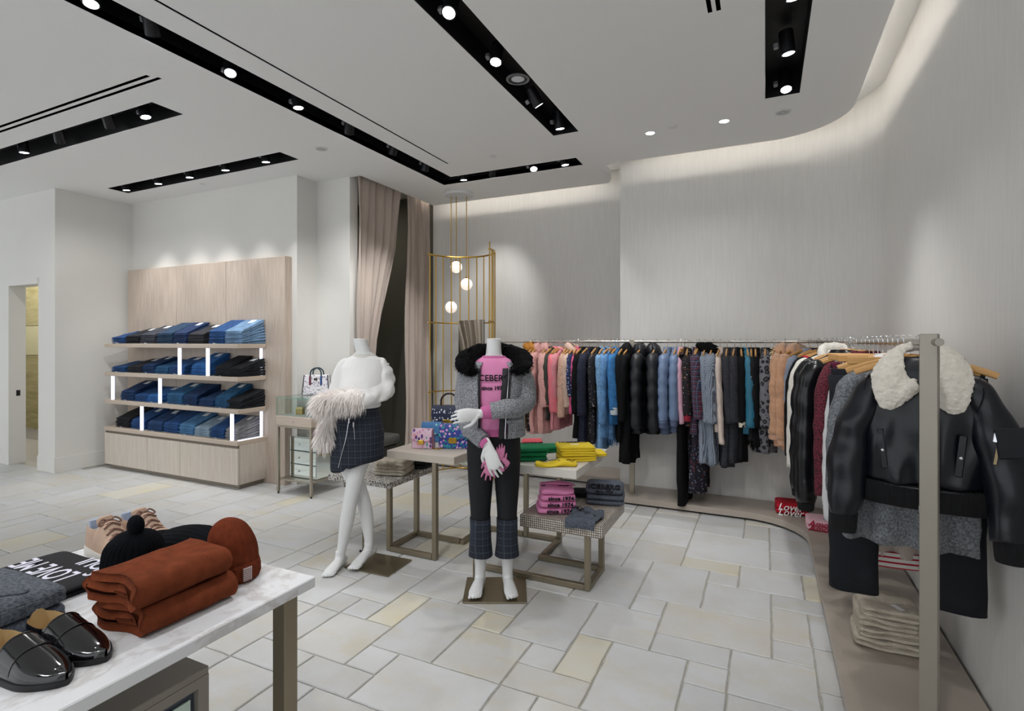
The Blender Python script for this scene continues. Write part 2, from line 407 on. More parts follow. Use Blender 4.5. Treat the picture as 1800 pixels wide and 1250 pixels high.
def tilegeo(i0, j0, w, h):
    g = .0025; x0, y0, x1, y1 = GX+U*i0+g, GY+U*j0+g, GX+U*(i0+w)-g, GY+U*(j0+h)-g
    pts = []
    for (a, b) in (((x0, y0), (x1, y0)), ((x1, y0), (x1, y1)), ((x1, y1), (x0, y1)), ((x0, y1), (x0, y0))):
        L = math.hypot(b[0]-a[0], b[1]-a[1]); n = max(2, int(L/.065)); d = ((b[0]-a[0])/L, (b[1]-a[1])/L); nn = (-d[1], d[0])
        for k in range(n):
            q = rng.uniform(-.001, .0045) if k else .003; pts.append((a[0]+d[0]*L*k/n+nn[0]*q, a[1]+d[1]*L*k/n+nn[1]*q))
    cx, cy = (x0+x1)/2, (y0+y1)/2; z = rng.uniform(-.001, 0)
    def sh(e): return [(x+(cx-x)*e/max(abs(cx-x0), .05), y+(cy-y)*e/max(abs(cy-y0), .05)) for x, y in pts]
    return loft([[(x, y, -.010) for x, y in pts], [(x, y, z-.004) for x, y in pts], [(x, y, z) for x, y in sh(.004)]], cap0=False)
def vis(t):
    c = Vector((GX+U*(t[0]+t[2]/2), GY+U*(t[1]+t[3]/2), -H)); d = -SY*c.x+CY*c.y
    if d < .3: return 99
    px = 900+F*(CY*c.x+SY*c.y)/d; py = HY+F*H/d
    inn = -60 < px < 1860 and py < 1300
    return d-(t[2]*t[3])*.08 if inn else 60+abs(d)
tiles.sort(key=vis)
for t in tiles[:296]: ob('tile', tilegeo(*t[:4]), M_STONE[t[4]], fl, smooth=0)
rest = [t for t in tiles[296:]]
for k in range(3):
    g = [tilegeo(*t[:4]) for t in rest if t[4] == k]
    if g: o = ob('tiles', cat(*g), M_STONE[k], fl, smooth=0); o['kind'] = 'stuff'
M_CARPET = mat('corridor_floor', 'b3aea4', .9, vary=(20, .06))
ob('corridor_floor', box(-11.4, -7.66, 3.30, 4.3, -.008, -.001), M_CARPET, fl, smooth=0)
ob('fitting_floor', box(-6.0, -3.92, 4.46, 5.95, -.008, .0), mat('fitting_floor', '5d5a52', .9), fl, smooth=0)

# ------------------------------------------------------------------ low plinth under the rails
M_PLINTH = mat('pale_taupe_plinth', 'aca297', .38, vary=(2.5, .05, (1, 1, 1)))
pl_poly = [(-3.72, 5.44), (-1.62, 5.44)] + [(-1.62, 4.90)] + arc(-.16, 4.45, .45, 90, 0, 14) + [(.29, -1.0), (.785, -1.0), (.785, 4.66)] + arc(.13, 4.68, .655, 4, 90, 14) + [(-1.335, 5.335), (-1.335, 5.935), (-3.72, 5.935)]
pt = thing('display_plinth', 'low taupe plinth curving along the walls beneath the clothes rails', 'plinth')
ob('platform', prism(pl_poly, .018, .07), M_PLINTH, pt, smooth=20)
ob('recessed_base', prism([(x, y) for x, y in inset(pl_poly, .03)], 0.0005, .018), M_BLACK, pt, smooth=20)

L = bpy.data.lights.new('corridor', 'AREA'); L.energy = 30; L.size = .6; lo = bpy.data.objects.new('corridor_fill', L); link(lo); lo.location = (-9.6, 3.85, 3.2)  # unseen area fill, added to brighten the dark corridor behind the doorway
# ------------------------------------------------------------------ ceiling fixtures
H_HOUSE = cyl(.040, -.02, .115, 20, .003)
ME_H = ob('tmp_h', H_HOUSE, M_BLACKM); ME_R = ob('tmp_r', ringl([(.034, -.0215), (.040, -.0215), (.040, -.0195), (.034, -.0195)], 20), M_BLACKM)
ME_L = ob('tmp_l', lathe([(.0335, -.0205), (.002, -.0212)], 20), M_LENS); ME_B = ob('tmp_b', rbox(-.075, -.048, -.016, .016, .03, .06, .003), mat('grey_bracket', '8a8a8e', .45, .2))
def proto_hide(*os):
    for o in os: COL.objects.unlink(o)
proto_hide(ME_H, ME_R, ME_L, ME_B)
ORD = ['first', 'second', 'third', 'fourth', 'fifth', 'sixth', 'seventh', 'eighth', 'ninth', 'tenth', 'eleventh', 'twelfth', 'thirteenth', 'fourteenth', 'fifteenth']
def spot(p, aim, label, power=SPOT_W, size=62, z=CEIL+.006):
    d = Vector(aim).normalized()
    t = thing('track_spotlight', label, 'spotlight', (p[0], p[1], z), group='black track spotlights in the ceiling troughs')
    q = Vector((0, 0, -1)).rotation_difference(d); t.rotation_mode = 'QUATERNION'; t.rotation_quaternion = q
    for pr, nm in ((ME_H, 'housing'), (ME_R, 'rim'), (ME_L, 'lens'), (ME_B, 'bracket')): c = dup(pr, t); c.name = nm
    L = bpy.data.lights.new('spot', 'SPOT'); L.energy = power; L.spot_size = math.radians(size); L.spot_blend = .75; L.shadow_soft_size = .035; L.color = (1, .995, .99)
    lo = bpy.data.objects.new('spot_beam', L); link(lo, t); lo.location = (0, 0, -.03)
    return t
def along(slot, px):
    if slot == 1: p = at_x(px, 300, -3.128); return (p.x, p.y)
    if slot == 'a': p = at_y(px, 300, 4.973); return (p.x, p.y)
    if slot == 2: p = at_x(px, 100, -1.51); return (p.x, p.y)
    if slot == 4: p = at_y(px, 300, 3.66); return (p.x, p.y)
    if slot == 5: p = at_y(px, 230, 2.53); return (p.x, p.y)
for k, (px, aim, st) in enumerate([(160, (.2, -.1, -1), 'lit'), (268, (-.5, .5, -.8), 'turned away'), (405, (.35, -.3, -1), 'lit'), (524, (.1, .05, -1), 'lit'), (614, (-.5, .5, -.8), 'turned away'), (690, (-.42, .12, -1), 'lit'), (747, (-.38, .2, -1), 'lit')]):
    spot(along(1, px), aim, '%s black spotlight, %s along the longest ceiling trough' % (st, ORD[k]))
for k, (px, aim, st) in enumerate([(815, (0, .12, -1), 'lit'), (865, (-.3, .5, -.8), 'turned away'), (938, (.25, -.45, -1), 'lit'), (993, (.1, .1, -1), 'lit')]):
    spot(along('a', px), aim, '%s black spotlight, %s along the short trough arm near the globe pendant' % (st, ORD[k]))
for k, (px, aim, st) in enumerate([(790, (.1, -.5, -.9), 'lit'), (872, (.05, -.35, -1), 'lit'), (945, (.35, .45, -.8), 'turned away'), (984, (.05, .2, -1), 'turned away')]):
    spot(along(2, px), aim, '%s black spotlight, %s along the trough above the mannequins' % (st, ORD[k]))
for k, (x, y, aim) in enumerate([(.13, 3.05, (.08, .25, -1)), (.125, 3.62, (.12, .1, -1)), (.13, 4.14, (.05, -.35, -1))]):
    spot((x, y), aim, 'lit black spotlight, %s along the trough above the clothes rail' % ORD[k], SPOT_W*.6)
for k, px in enumerate((222, 278, 333, 396, 467)):
    spot(along(4, px), (0, .12, -1), 'lit black spotlight, %s along the trough above the denim shelves' % ORD[k])
for k, (px, aim, st) in enumerate([(42, (0, .1, -1), 'lit'), (105, (-.75, .5, -.7), 'turned away'), (193, (-.6, .6, -.7), 'turned away'), (255, (.25, .1, -1), 'lit')]):
    spot(along(5, px), aim, '%s black spotlight, %s along the trough nearest the doorway' % (st, ORD[k]))
for k, (x, y, aim) in enumerate([(-3.128, .4, (.3, .1, -1)), (-3.128, -.7, (.2, .2, -1)), (-1.51, .9, (-.3, .95, -1)), (-1.51, 0, (-.0, 1.1, -1)), (-1.51, -1., (0, .5, -1)), (.11, 1.9, (.0, .75, -1)), (.11, .8, (.12, .75, -1)), (.11, -.5, (-.3, .5, -1)), (-6.8, 2.53, (.1, -.2, -1))]):
    spot((x, y), aim, 'black track spotlight, %s of those beyond the picture edge' % ORD[k])
def downlight(px, py, label):
    p = at_z(px, py, CEIL)
    t = thing('downlight', label, 'downlight', (p.x, p.y, CEIL-.001), group='small round downlights')
    ob('trim_ring', ringl([(.036, .0), (.047, 0), (.047, -.003), (.036, -.004)], 28), mat('white_trim', 'dedddb', .5), t)
    ob('lens', lathe([(.036, -.002), (.001, -.003)], 28), M_LENS, t)
    L = bpy.data.lights.new('down', 'SPOT'); L.energy = DOWN_W; L.spot_size = math.radians(125); L.spot_blend = .8; L.shadow_soft_size = .04; L.color = (1, .995, .99)
    lo = bpy.data.objects.new('down_beam', L); link(lo, t); lo.location = (0, 0, -.02)
downlight(1143, 233.5, 'round white downlight above the rail, nearer the globe pendant'); downlight(1273, 212.5, 'round white downlight above the rail, nearer the trough over the clothes')
M_GRILLE = mat('grille_grey', 'b8bcc0', .5, pattern=lambda t, v: t.mix(t.math('LESS_THAN', t.math('FRACT', t.math('MULTIPLY', t.n('VectorMath', operation='LENGTH', i={0: v}).outputs['Value'], 70.)), .35), srgb('c9cbcc'), srgb('7d858c')))
for px, py, lb in ((1376, 197, 'round grey ceiling speaker grille beside the right-hand light trough'), (565, 261.5, 'round grey ceiling speaker grille near the curtains')):
    p = at_z(px, py, CEIL); t = thing('ceiling_speaker', lb, 'speaker', (p.x, p.y, CEIL-.001), group='ceiling speakers')
    ob('rim', ringl([(.046, 0), (.058, 0), (.058, -.004), (.046, -.004)], 28), mat('white_trim', 'dedddb', .5), t)
    ob('grille', lathe([(.046, -.002), (.02, -.004), (.001, -.006)], 28), M_GRILLE, t)
p = at_z(915, 139, CEIL); t = thing('recessed_spot', 'round grey gimbal spot set in the trough above the mannequins', 'spotlight', (p.x-.02, p.y, CEIL+.006))
ob('outer_ring', ringl([(.062, 0), (.078, 0), (.078, -.006), (.062, -.008)], 28), mat('grey_ring', '77797c', .4, .5), t)
ob('inner_ring', ringl([(.056, .004), (.044, .004), (.044, -.004), (.056, -.004)], 28), M_BLACKM, t); ob('reflector', lathe([(.044, -.003), (.002, .04)], 28), M_LENSOFF, t)
for px, py, lb in ((1183, 223, 'beside the downlights'), (867, 275, 'above the pink-sweater mannequin'), (357, 323.5, 'in front of the denim wall')):
    p = at_z(px, py, CEIL); sp_ = ob('sprinkler_cap', lathe([(.036, 0), (.036, -.004), (.001, -.006)], 24), mat('white_trim', 'dedddb', .5), loc=(p.x, p.y, CEIL-.001))
    tag(sp_, 'flat white round sprinkler cap on the ceiling '+lb, 'sprinkler cap', 'ceiling sprinkler caps')
# ================================================================== FURNITURE
def p_wood(a, b):
    def f(t, v):
        q = t.noise(t.map(v, (22, 22, 1.1)), 3, 5, .6); return t.mix(t.n('MapRange', i={0: q, 1: .3, 2: .72}).outputs[0], srgb(a), srgb(b))
    return f
M_WOODV = mat('limed_oak_panel', 'bfae9f', .5, pattern=p_wood('c6b8ab', 'ab9a8b'))
M_WOODB = mat('limed_oak_base', 'cbbfb2', .5, pattern=p_wood('d0c7bc', 'c0b3a5'))
M_WOODE = mat('limed_oak_edge', 'bfae9d', .5, pattern=lambda t, v: t.mix(t.noise(t.map(v, (1.2, 20, 20)), 4, 4), srgb('c8baab'), srgb('b3a291')))
M_LIGHTBAR = mat('shelf_light', 'ffffff', .4, emit=1.0, ecol='d9e0fb')
SX0, SX1, SY0, SY1 = -7.10, -4.79, 3.69, 4.03
du = thing('denim_shelf_unit', 'pale oak wall unit with lit shelves full of folded jeans', 'shelf unit', (0, 0, 0))
xa, xb = at_y(310, 500, SY1).x, at_y(397, 500, SY1).x
for a, b in ((-7.25, xa-.002), (xa+.002, xb-.002), (xb+.002, -4.515)): ob('back_panel', rbox(a, b, SY1, 4.119, .0, 2.39, .003), M_WOODV, du, smooth=0)
SHZ = (1.473, 1.137, .81); 
for z in SHZ: ob('shelf', rbox(SX0, SX1, SY0, SY1-.001, z-.045, z, .003), M_WOODE, du, smooth=0)
ob('base_top', rbox(SX0, SX1, SY0-.005, SY1-.001, .445, .489, .003), M_WOODE, du, smooth=0)
ob('base_body', box(SX0+.02, SX1, SY0+.025, SY1-.001, .05, .445), M_WOODB, du, smooth=0)
ob('toe_kick', box(SX0+.06, SX1-.04, SY0+.05, SY1-.001, 0.001, .05), mat('kick_dark', '8b8174', .6), du, smooth=0)
dx = [SX0, at_y(259, 700, SY0).x, at_y(316, 700, SY0).x, SX1]
for a, b in zip(dx, dx[1:]): ob('door', rbox(a+.003, b-.003, SY0, SY0+.022, .05, .418, .002), M_WOODB, du, smooth=0)
ob('finger_groove', box(SX0+.02, SX1-.01, SY0+.005, SY0+.02, .42, .444), mat('groove_dark', '6f655a', .7), du, smooth=0)
for px, z0, z1 in ((315.5, 1.137, 1.428), (365, 1.137, 1.428), (198, .81, 1.092), (281, .81, 1.092), (249, .489, .765), (407.5, .489, .765)):
    x = at_y(px, 700, SY0+.02).x; ob('light_post', rbox(x-.017, x+.017, SY0+.01, SY0+.035, z0, z1, .003), M_LIGHTBAR, du, smooth=0)
for x, y, z0, z1 in ((SX1-.04, SY1-.03, 1.137, 1.428), (SX1-.03, SY1-.035, .489, .765)):
    ob('light_post', rbox(x-.012, x+.012, y-.012, y+.012, z0, z1, .003), M_LIGHTBAR, du, smooth=0)
ob('light_strip', rbox(SX1-.045, SX1-.015, SY0+.03, SY1-.05, .4895, .497, .002), M_LIGHTBAR, du, smooth=0)
# ---- folded jeans: every pair is its own object
def jean_geo(w=.20, d=.30, hf=.0125, hb=.030, seed=0):
    prof = []
    r = hf/2
    for k in range(7):
        a = -PI/2-PI*k/6
        prof.append((r*1.6+math.cos(a)*r*1.6*(1 if k not in (0, 6) else .4), r+math.sin(a)*r*.97))
    for f in (.12, .3, .5, .7, .88): prof.append((d*f, hf+(hb-hf)*f + .003*math.sin(f*9+seed)))
    prof += [(d*.97, hb*.96), (d, hb*.55), (d*.985, .004), (d*.7, 0), (d*.4, 0), (d*.15, 0)]
    rings = []
    for i, (x, k) in enumerate(((-1, .80), (-.985, .93), (-.94, 1), (-.4, 1), (.3, 1), (.94, 1), (.985, .93), (1, .80))):
        rings.append([(x*w/2, y, (hb/2*(z/hb*2-1)*k+hb/2) if y > d*.3 else hf/2+(z-hf/2)*k) for y, z in prof])
    return wobble(loft(rings), .0022, 22, seed)
JM = {}
def denim(c):
    if c not in JM:
        JM[c] = mat('denim_'+c, c, .85, pattern=lambda t, v: t.mix(t.n('MapRange', i={0: t.noise(t.map(v, (3, 3, 3)), 6, 5, .7), 1: .35, 2: .75}).outputs[0], tuple(x*.62 for x in srgb(c)[:3])+(1,), tuple(min(1, x*1.4) for x in srgb(c)[:3])+(1,)), bump=('wave', 160, .12))
    return JM[c]
JP = [ob('tmp_j', jean_geo(seed=s), denim('1d3f6b'), smooth=50) for s in range(4)]
TAGP = ob('tmp_t', rbox(-.03, .03, -.035, .035, 0, .0015, .0005), mat('paper_label', 'e8ecef', .6), smooth=0)
STRP = ob('tmp_s', cat(tube(smooth_path([(0, 0, .004), (.012, -.015, .006), (.03, -.012, .003), (.045, -.022, -.002)], 4), .0022, 5), rbox(.035, .06, -.028, -.012, -.001, .0005, .0004)), mat('white_string_tag', 'dfe3e6', .7))
proto_hide(*JP, TAGP, STRP)
CN = {'1f4a80': 'mid blue', '16181f': 'black', '3a3c47': 'charcoal grey', '1c3b58': 'dark teal blue', '17305a': 'navy', '24252c': 'off-black', '2a66a8': 'bright blue', '6f8fb0': 'light blue', '12345f': 'dark blue',
      '275c86': 'teal blue', '4a7aa6': 'steel blue', '8ea5b8': 'pale washed blue', '8b8b8f': 'grey', '1d3f6b': 'indigo'}
shelves = [('top shelf', 1.473, [(170, 285, '1f4a80', 5), (285, 400, '16181f', 6), (405, 545, '3a3c47', 7), (548, 690, '1c3b58', 8), (690, 805, '17305a', 8), (808, 955, '24252c', 7), (990, 1125, '1f4a80', 9), (1150, 1300, '6f8fb0', 9)]),
           ('second shelf', 1.137, [(165, 295, '1f4a80', 4), (300, 425, '24252c', 5), (428, 535, '12345f', 6), (535, 650, '275c86', 5), (652, 790, '1f4a80', 6), (838, 975, '2a66a8', 9), (1038, 1170, '16181f', 8), (1175, 1310, '16181f', 6)]),
           ('third shelf', .81, [(245, 362, '12345f', 7), (365, 470, '1f4a80', 5), (470, 590, '2a66a8', 5), (632, 770, '275c86', 7), (772, 895, '12345f', 7), (905, 1038, '1d3f6b', 5), (1042, 1172, '275c86', 9), (1178, 1310, '16181f', 6)]),
           ('bottom ledge', .489, [(195, 330, '16181f', 7), (330, 455, '1f4a80', 7), (465, 603, '1d3f6b', 8), (606, 735, '1f4a80', 7), (737, 868, '4a7aa6', 7), (868, 1000, '8ea5b8', 6), (1003, 1125, '1f4a80', 7), (1130, 1230, '8b8b8f', 7)])]
rng = random.Random(5)
for sname, z, st in shelves:
    yf = SY0+.045
    for si, (a, b, c, n) in enumerate(st):
        xa, xb = at_y(160+a/4.81, 620, yf).x, at_y(160+b/4.81, 620, yf).x
        xc, w = (xa+xb)/2, min((xb-xa)*.94, .26); xc = min(xc, SX1-w/2-.01)
        hf, th = .0140, .056
        if z < 1.4 and n > 7: hf = .0115; th = .05
        for i in range(n):
            pr = JP[rng.randrange(4)]; o = dup(pr, None, denim(c)); o.name = 'folded_jeans'
            s = w/.20*rng.uniform(.96, 1.02); o.scale = (s, 1, hf/.0128*.88)
            jit = rng.uniform(-.006, .006)
            thx = min(i*th, .40)
            o.location = (xc+jit, yf+rng.uniform(-.004, .004)+math.sin(thx)*.004*i, z+.0012+i*hf*1.06); o.rotation_euler = (thx, 0, rng.uniform(-.02, .02))
            pos = 'topmost' if i == n-1 else ('bottom' if i == 0 else ORD[n-1-i]+' from top')
            tag(o, '%s folded jeans, %s, %s stack from left, %s' % (CN[c], pos, ORD[si], sname), 'jeans', 'folded jeans on the denim unit')
            if i == n-1 and (si*7+len(sname)) % 3:
                g = dup(TAGP, o); g.name = 'paper_label'; g.location = (.02, .235, .0285); g.rotation_euler = (.06, 0, .1)
            if i == 0 and si % 2 == 0:
                g = dup(STRP, o); g.name = 'string_tag'; g.location = (-.03, 0, .002)

# ---- glass vitrine table
M_GLASS = mat('clear_glass', 'f2fbf8', .02, trans=1, ior=1.12, spec=.3)
M_GLASSE = mat('glass_edge', '5fa08c', .2, spec=.6)
M_MIRROR = mat('mirror', 'e3ece8', .04, 1)
VX0, VX1, VY0, VY1 = -4.36, -3.90, 3.79, 4.27
vt = thing('vitrine_table', 'champagne steel display table with glass case and mirrored drawers', 'display table', (0, 0, 0))
for x in (VX0+.012, VX1-.012):
    for y in (VY0+.012, VY1-.012):
        l = ob('leg', rbox(x-.012, x+.012, y-.012, y+.012, .02, .655, .002), M_STEEL, vt); ob('foot', cyl(.009, .001, .02, 10), M_BLACKM, l, loc=(0, 0, 0)).data.transform(Matrix.Translation((x, y, 0)))
ob('apron', rbox(VX0+.003, VX1-.003, VY0+.003, VY1-.003, .655, .675, .002), M_STEEL, vt)
dw = ob('drawer', rbox(VX0-.005, VX1+.005, VY0-.005, VY1+.005, .675, .768, .004), M_WOODE, vt); ob('knob', mv(sphere(.008, 10, 6), VX0+.23, VY0-.014, .72), M_CHROME, dw)
ob('lining', rbox(VX0+.01, VX1-.01, VY0+.01, VY1-.01, .768, .772, .001), mat('white_velvet', 'e4e3de', .9), vt)
gl = [box(VX0, VX1, VY0, VY0+.005, .773, .945), box(VX0, VX1, VY1-.005, VY1, .773, .945), box(VX0, VX0+.005, VY0+.006, VY1-.006, .773, .945), box(VX1-.005, VX1, VY0+.006, VY1-.006, .773, .945), box(VX0, VX1, VY0, VY1, .9455, .951)]
for g in gl: ob('pane', g, M_GLASS, vt, smooth=0)
e = .0035
eg = [box(x-e/2, x+e/2, y-e/2, y+e/2, .773, .945) for x in (VX0, VX1) for y in (VY0, VY1)] + [box(VX0, VX1, y-e/2, y+e/2, .9455, .951) for y in (VY0, VY1)] + [box(x-e/2, x+e/2, VY0, VY1, .9455, .951) for x in (VX0, VX1)]
for g in eg: ob('glass_edge', g, M_GLASSE, vt, smooth=0)
ob('lower_shelf', rbox(VX0+.02, VX1-.02, VY0+.02, VY1-.02, .13, .15, .002), M_STEEL, vt)
bx = thing('mirrored_drawer_box', 'mirrored three-drawer box on the lower shelf of the vitrine table', 'drawer box', (0, 0, .1502))
X0, X1, Y0, Y1 = VX0+.07, VX1-.04, VY0+.10, VY1-.05
ob('carcass', box(X0+.004, X1-.004, Y0+.006, Y1, 0, .40), mat('dark_edge', '3c4a46', .4), bx, smooth=0)
for x0, x1 in ((X1-.0035, X1), (X0, X0+.0035)): ob('side_mirror', box(x0, x1, Y0+.006, Y1, .004, .398), M_MIRROR, bx, smooth=0)
ob('top_mirror', box(X0, X1, Y0, Y1, .4, .405), M_MIRROR, bx, smooth=0)
for k in range(3):
    q = ob('drawer', rbox(X0+.004, X1-.004, Y0, Y0+.006, .005+k*.133, .13+k*.133, .002), M_MIRROR, bx, smooth=0); ob('knob', mv(sphere(.008, 10, 6), (X0+X1)/2-.05, Y0-.008, .067+k*.133), M_CHROME, q)
# things in the vitrine
p = thing('perfume_box', 'small gold lidded box inside the glass display case', 'box', (VX0+.17, VY0+.14, .7722), .3)
ob('carton', rbox(-.035, .035, -.025, .025, 0, .07, .002), mat('gold_card', 'b49a62', .4, .6), p); ob('lid', rbox(-.036, .036, -.026, .026, .054, .072, .002), mat('gold_lid', 'd4c08b', .4, .6), p)
for k, (x, y, h, lb) in enumerate(((.25, .3, .11, 'tall'), (.33, .22, .09, 'middle-sized'), (.38, .33, .075, 'short'))):
    p = thing('glass_bottle', '%s clear glass ornament standing inside the glass case' % lb, 'ornament', (VX0+x, VY0+y, .7722), group='glass ornaments in the vitrine')
    ob('bottle_body', lathe([(.014, 0), (.018, .01), (.018, h*.6), (.006, h*.75), (.006, h*.85)], 16), M_GLASS, p); ob('stopper', mv(sphere(.011, 12, 8), 0, 0, h*.92), M_GLASS, p)

# ---- nested display tables with tube frames
M_STUBE = mat('taupe_steel_tube', '8f8572', .4, .75, vary=(4, .05))
M_PALE = mat('pale_ash_top', 'c9bfb2', .45, pattern=lambda t, v: t.mix(t.noise(t.map(v, (2, 18, 18)), 4, 4), srgb('d2c9be'), srgb('bdb2a5')))
M_WHITET = mat('pale_laminate_top', 'd8d3cc', .4, vary=(3, .03))
def p_mosaic(t, v):
    sp = t.n('SeparateXYZ', i={0: v}); ls = []
    for o in sp.outputs[:3]: ls.append(t.math('LESS_THAN', t.math('FRACT', t.math('MULTIPLY', o, 74.)), .3))
    k = t.math('MAXIMUM', t.math('MAXIMUM', ls[0], ls[1]), ls[2])
    # on each face the constant coordinate is kept off a joint by the table's size
    vo = t.n('TexVoronoi', i={'Vector': v, 'Scale': 74.}).outputs['Color']
    c = t.mix(t.n('SeparateXYZ', i={0: vo}).outputs[0], srgb('e4ddd2'), srgb('bdb2a4')); return t.mix(k, c, srgb('4c4540'))
M_MOSAIC = mat('mosaic_top', 'cfc6ba', .4, pattern=p_mosaic)
def p_terr(t, v):
    vo = t.n('TexVoronoi', i={'Vector': v, 'Scale': 170.}).outputs['Color']; return t.ramp(t.n('SeparateXYZ', i={0: vo}).outputs[0], [(0, srgb('3d3b3a')), (.3, srgb('8f8a84')), (.55, srgb('cfcac2')), (.85, srgb('e8e4dd'))], True)
M_TERR = mat('speckled_terrazzo', 'a8a49e', .5, pattern=p_terr)
def bar(x0, y0, x1, y1, z0=.003, z1=.035, w=.034):
    return rbox(min(x0, x1)-w/2, max(x0, x1)+w/2, min(y0, y1)-w/2, max(y0, y1)+w/2, z0, z1, .002)
def leg(x, y, z1, w=.034): return rbox(x-w/2, x+w/2, y-w/2, y+w/2, .003, z1, .002)
t = thing('speckled_display_table', 'low speckled terrazzo-topped table behind the skirted mannequin', 'table', (0, 0, 0))
ob('tabletop', rbox(-2.98, -2.40, 3.06, 3.62, .455, .50, .003), M_TERR, t)
for y in (3.10, 3.43): ob('leg', leg(-2.435, y, .4545), M_STUBE, t)
ob('floor_bar', bar(-2.435, 3.10+.035, -2.435, 3.43-.035), M_STUBE, t); ob('floor_bar', bar(-2.40, 3.10, -2.085, 3.10), M_STUBE, t); ob('floor_bar', bar(-2.40, 3.43, -2.06, 3.43), M_STUBE, t)
t = thing('handbag_display_table', 'pale ash-topped steel table holding the handbags', 'table', (0, 0, 0))
ob('tabletop', rbox(-2.452, -1.89, 3.09, 3.70, .665, .72, .003), M_PALE, t)
ob('leg', leg(-2.047, 3.10, .6645), M_STUBE, t); ob('leg', leg(-2.02, 3.66, .6645), M_STUBE, t); ob('floor_bar', bar(-2.02, 3.43, -2.02, 3.62), M_STUBE, t)
t = thing('sweater_display_table', 'pale laminate-topped steel table holding the yellow and green sweaters', 'table', (0, 0, 0))
ob('tabletop', rbox(-1.70, -1.03, 3.09, 3.80, .665, .72, .003), M_WHITET, t)
ob('leg', leg(-1.39, 3.77, .6645), M_STUBE, t); ob('leg', leg(-1.69+.03, 3.77, .6645), M_STUBE, t)
ob('floor_bar', bar(-1.62, 3.77, -1.43, 3.77), M_STUBE, t); ob('floor_bar', bar(-1.39, 3.47, -1.39, 3.73), M_STUBE, t); ob('floor_bar', bar(-1.98, 3.77, -1.70, 3.77), M_STUBE, t)
t = thing('mosaic_display_table', 'low mosaic-topped steel table holding the pink and grey sweaters', 'table', (0, 0, 0))
ob('tabletop', rbox(-1.397, -.868, 3.072, 3.632, .336, .411, .002), M_MOSAIC, t, smooth=0)
for y in (3.11, 3.41): ob('leg', leg(-.965, y, .3355), M_STUBE, t)
ob('floor_bar', bar(-1.66, 3.11, -1.0, 3.11), M_STUBE, t); ob('floor_bar', bar(-.965, 3.145, -.965, 3.375), M_STUBE, t); ob('floor_bar', bar(-1.39, 3.41, -1.0, 3.41), M_STUBE, t)

# ---- foreground marble table and the mirrored cabinet beneath it
def p_marble(t, v):
    w = t.n('TexNoise', i={'Vector': t.map(v, (1, .5, 1), (0, 0, .5)), 'Scale': 2.3, 'Detail': 7., 'Roughness': .62, 'Distortion': .8}).outputs[0]
    d = t.math('ABSOLUTE', t.math('SUBTRACT', w, .5)); k = t.n('MapRange', i={0: d, 1: 0., 2: .035, 3: 1., 4: 0.}).outputs[0]
    cl = t.noise(v, 3, 4); k = t.math('MULTIPLY', k, t.math('MULTIPLY', cl, .85)); return t.mix(k, srgb('e0e1e4'), srgb('a99f97'))
M_MARBLE = mat('white_marble', 'e0e1e4', .22, pattern=p_marble)
TX0, TX1, TY0, TY1, TZ = -2.23, -1.297, -.45, 1.279, .75
t = thing('marble_display_table', 'white marble-topped display table with square steel legs in the foreground', 'table', (0, 0, 0))
ob('tabletop', rbox(TX0, TX1, TY0, TY1, TZ-.034, TZ, .003), M_MARBLE, t)
for x in (TX0+.07, TX1-.065):
    for y in (TY0+.07, TY1-.062): ob('leg', rbox(x-.026, x+.026, y-.026, y+.026, .001, TZ-.0345, .002), M_STUBE, t)
t = thing('mirror_fronted_cabinet', 'taupe cabinet with pale mirrored front standing under the marble table', 'cabinet', (0, 0, 0))
CX0, CX1, CY0, CY1, CZ = -2.08, -1.45, -.35, 1.022, .566
M_TAUPE = mat('taupe_lacquer', '918a82', .35, vary=(3, .04))
ob('body', box(CX0, CX1-.03, CY0, CY1, .001, CZ-.022), M_TAUPE, t, smooth=0); ob('top', rbox(CX0-.002, CX1, CY0-.002, CY1+.002, CZ-.022, CZ, .002), M_TAUPE, t)
ob('front_frame', cat(box(CX1-.03, CX1, CY1-.03, CY1+.002, .001, CZ-.022), box(CX1-.03, CX1, CY0, CY1-.03, CZ-.05, CZ-.022), box(CX1-.03, CX1, CY0, CY1-.03, .001, .03)), M_TAUPE, t, smooth=0)
ob('mirror_panel', box(CX1-.018, CX1-.012, CY0, CY1-.045, .03, CZ-.075), mat('green_mirror', 'bcd0c6', .12, .6), t, smooth=0)
ob('dark_channel', box(CX1-.0295, CX1-.02, CY0, CY1-.03, .03, CZ-.05), mat('slate_edge', '4d5560', .4, .3), t, smooth=0)

# ---- rails
RX, RY, RZ = .497, 5.05, 1.497
rl = thing('clothes_rail', 'long brushed steel clothes rail curving along the back and side walls', 'clothes rail', (0, 0, 0))
rpath = [(-2.56, RY, RZ)] + [(-2.56+.2*i, RY, RZ) for i in range(1, 13)] + [(x, y, RZ) for x, y in arc(RX-.5, RY-.5, .5, 90, 0, 12)[1:]] + [(RX, 4.4-.3*i, RZ) for i in range(8)] + [(RX, 2.10, RZ)]
ob('rail', tube(rpath, .0125, 12), mat('satin_steel', 'b3aea6', .3, .9), rl)
xm = at_y(1111, 700, RY).x
ob('post', rbox(xm-.024, xm+.024, RY-.014, RY+.014, .071, RZ+.02, .002), M_STEEL, rl); ob('post', rbox(-2.56-.024, -2.56+.024, RY-.014, RY+.014, .071, RZ+.02, .002), M_STEEL, rl)
pn = ob('post', rbox(-.025, .025, -.012, .012, .071, 1.524, .002), mat('post_champagne', '9b958a', .42, .6), rl); pn.location = (.484, 2.16, 0); pn.rotation_euler = (0, 0, -.45)
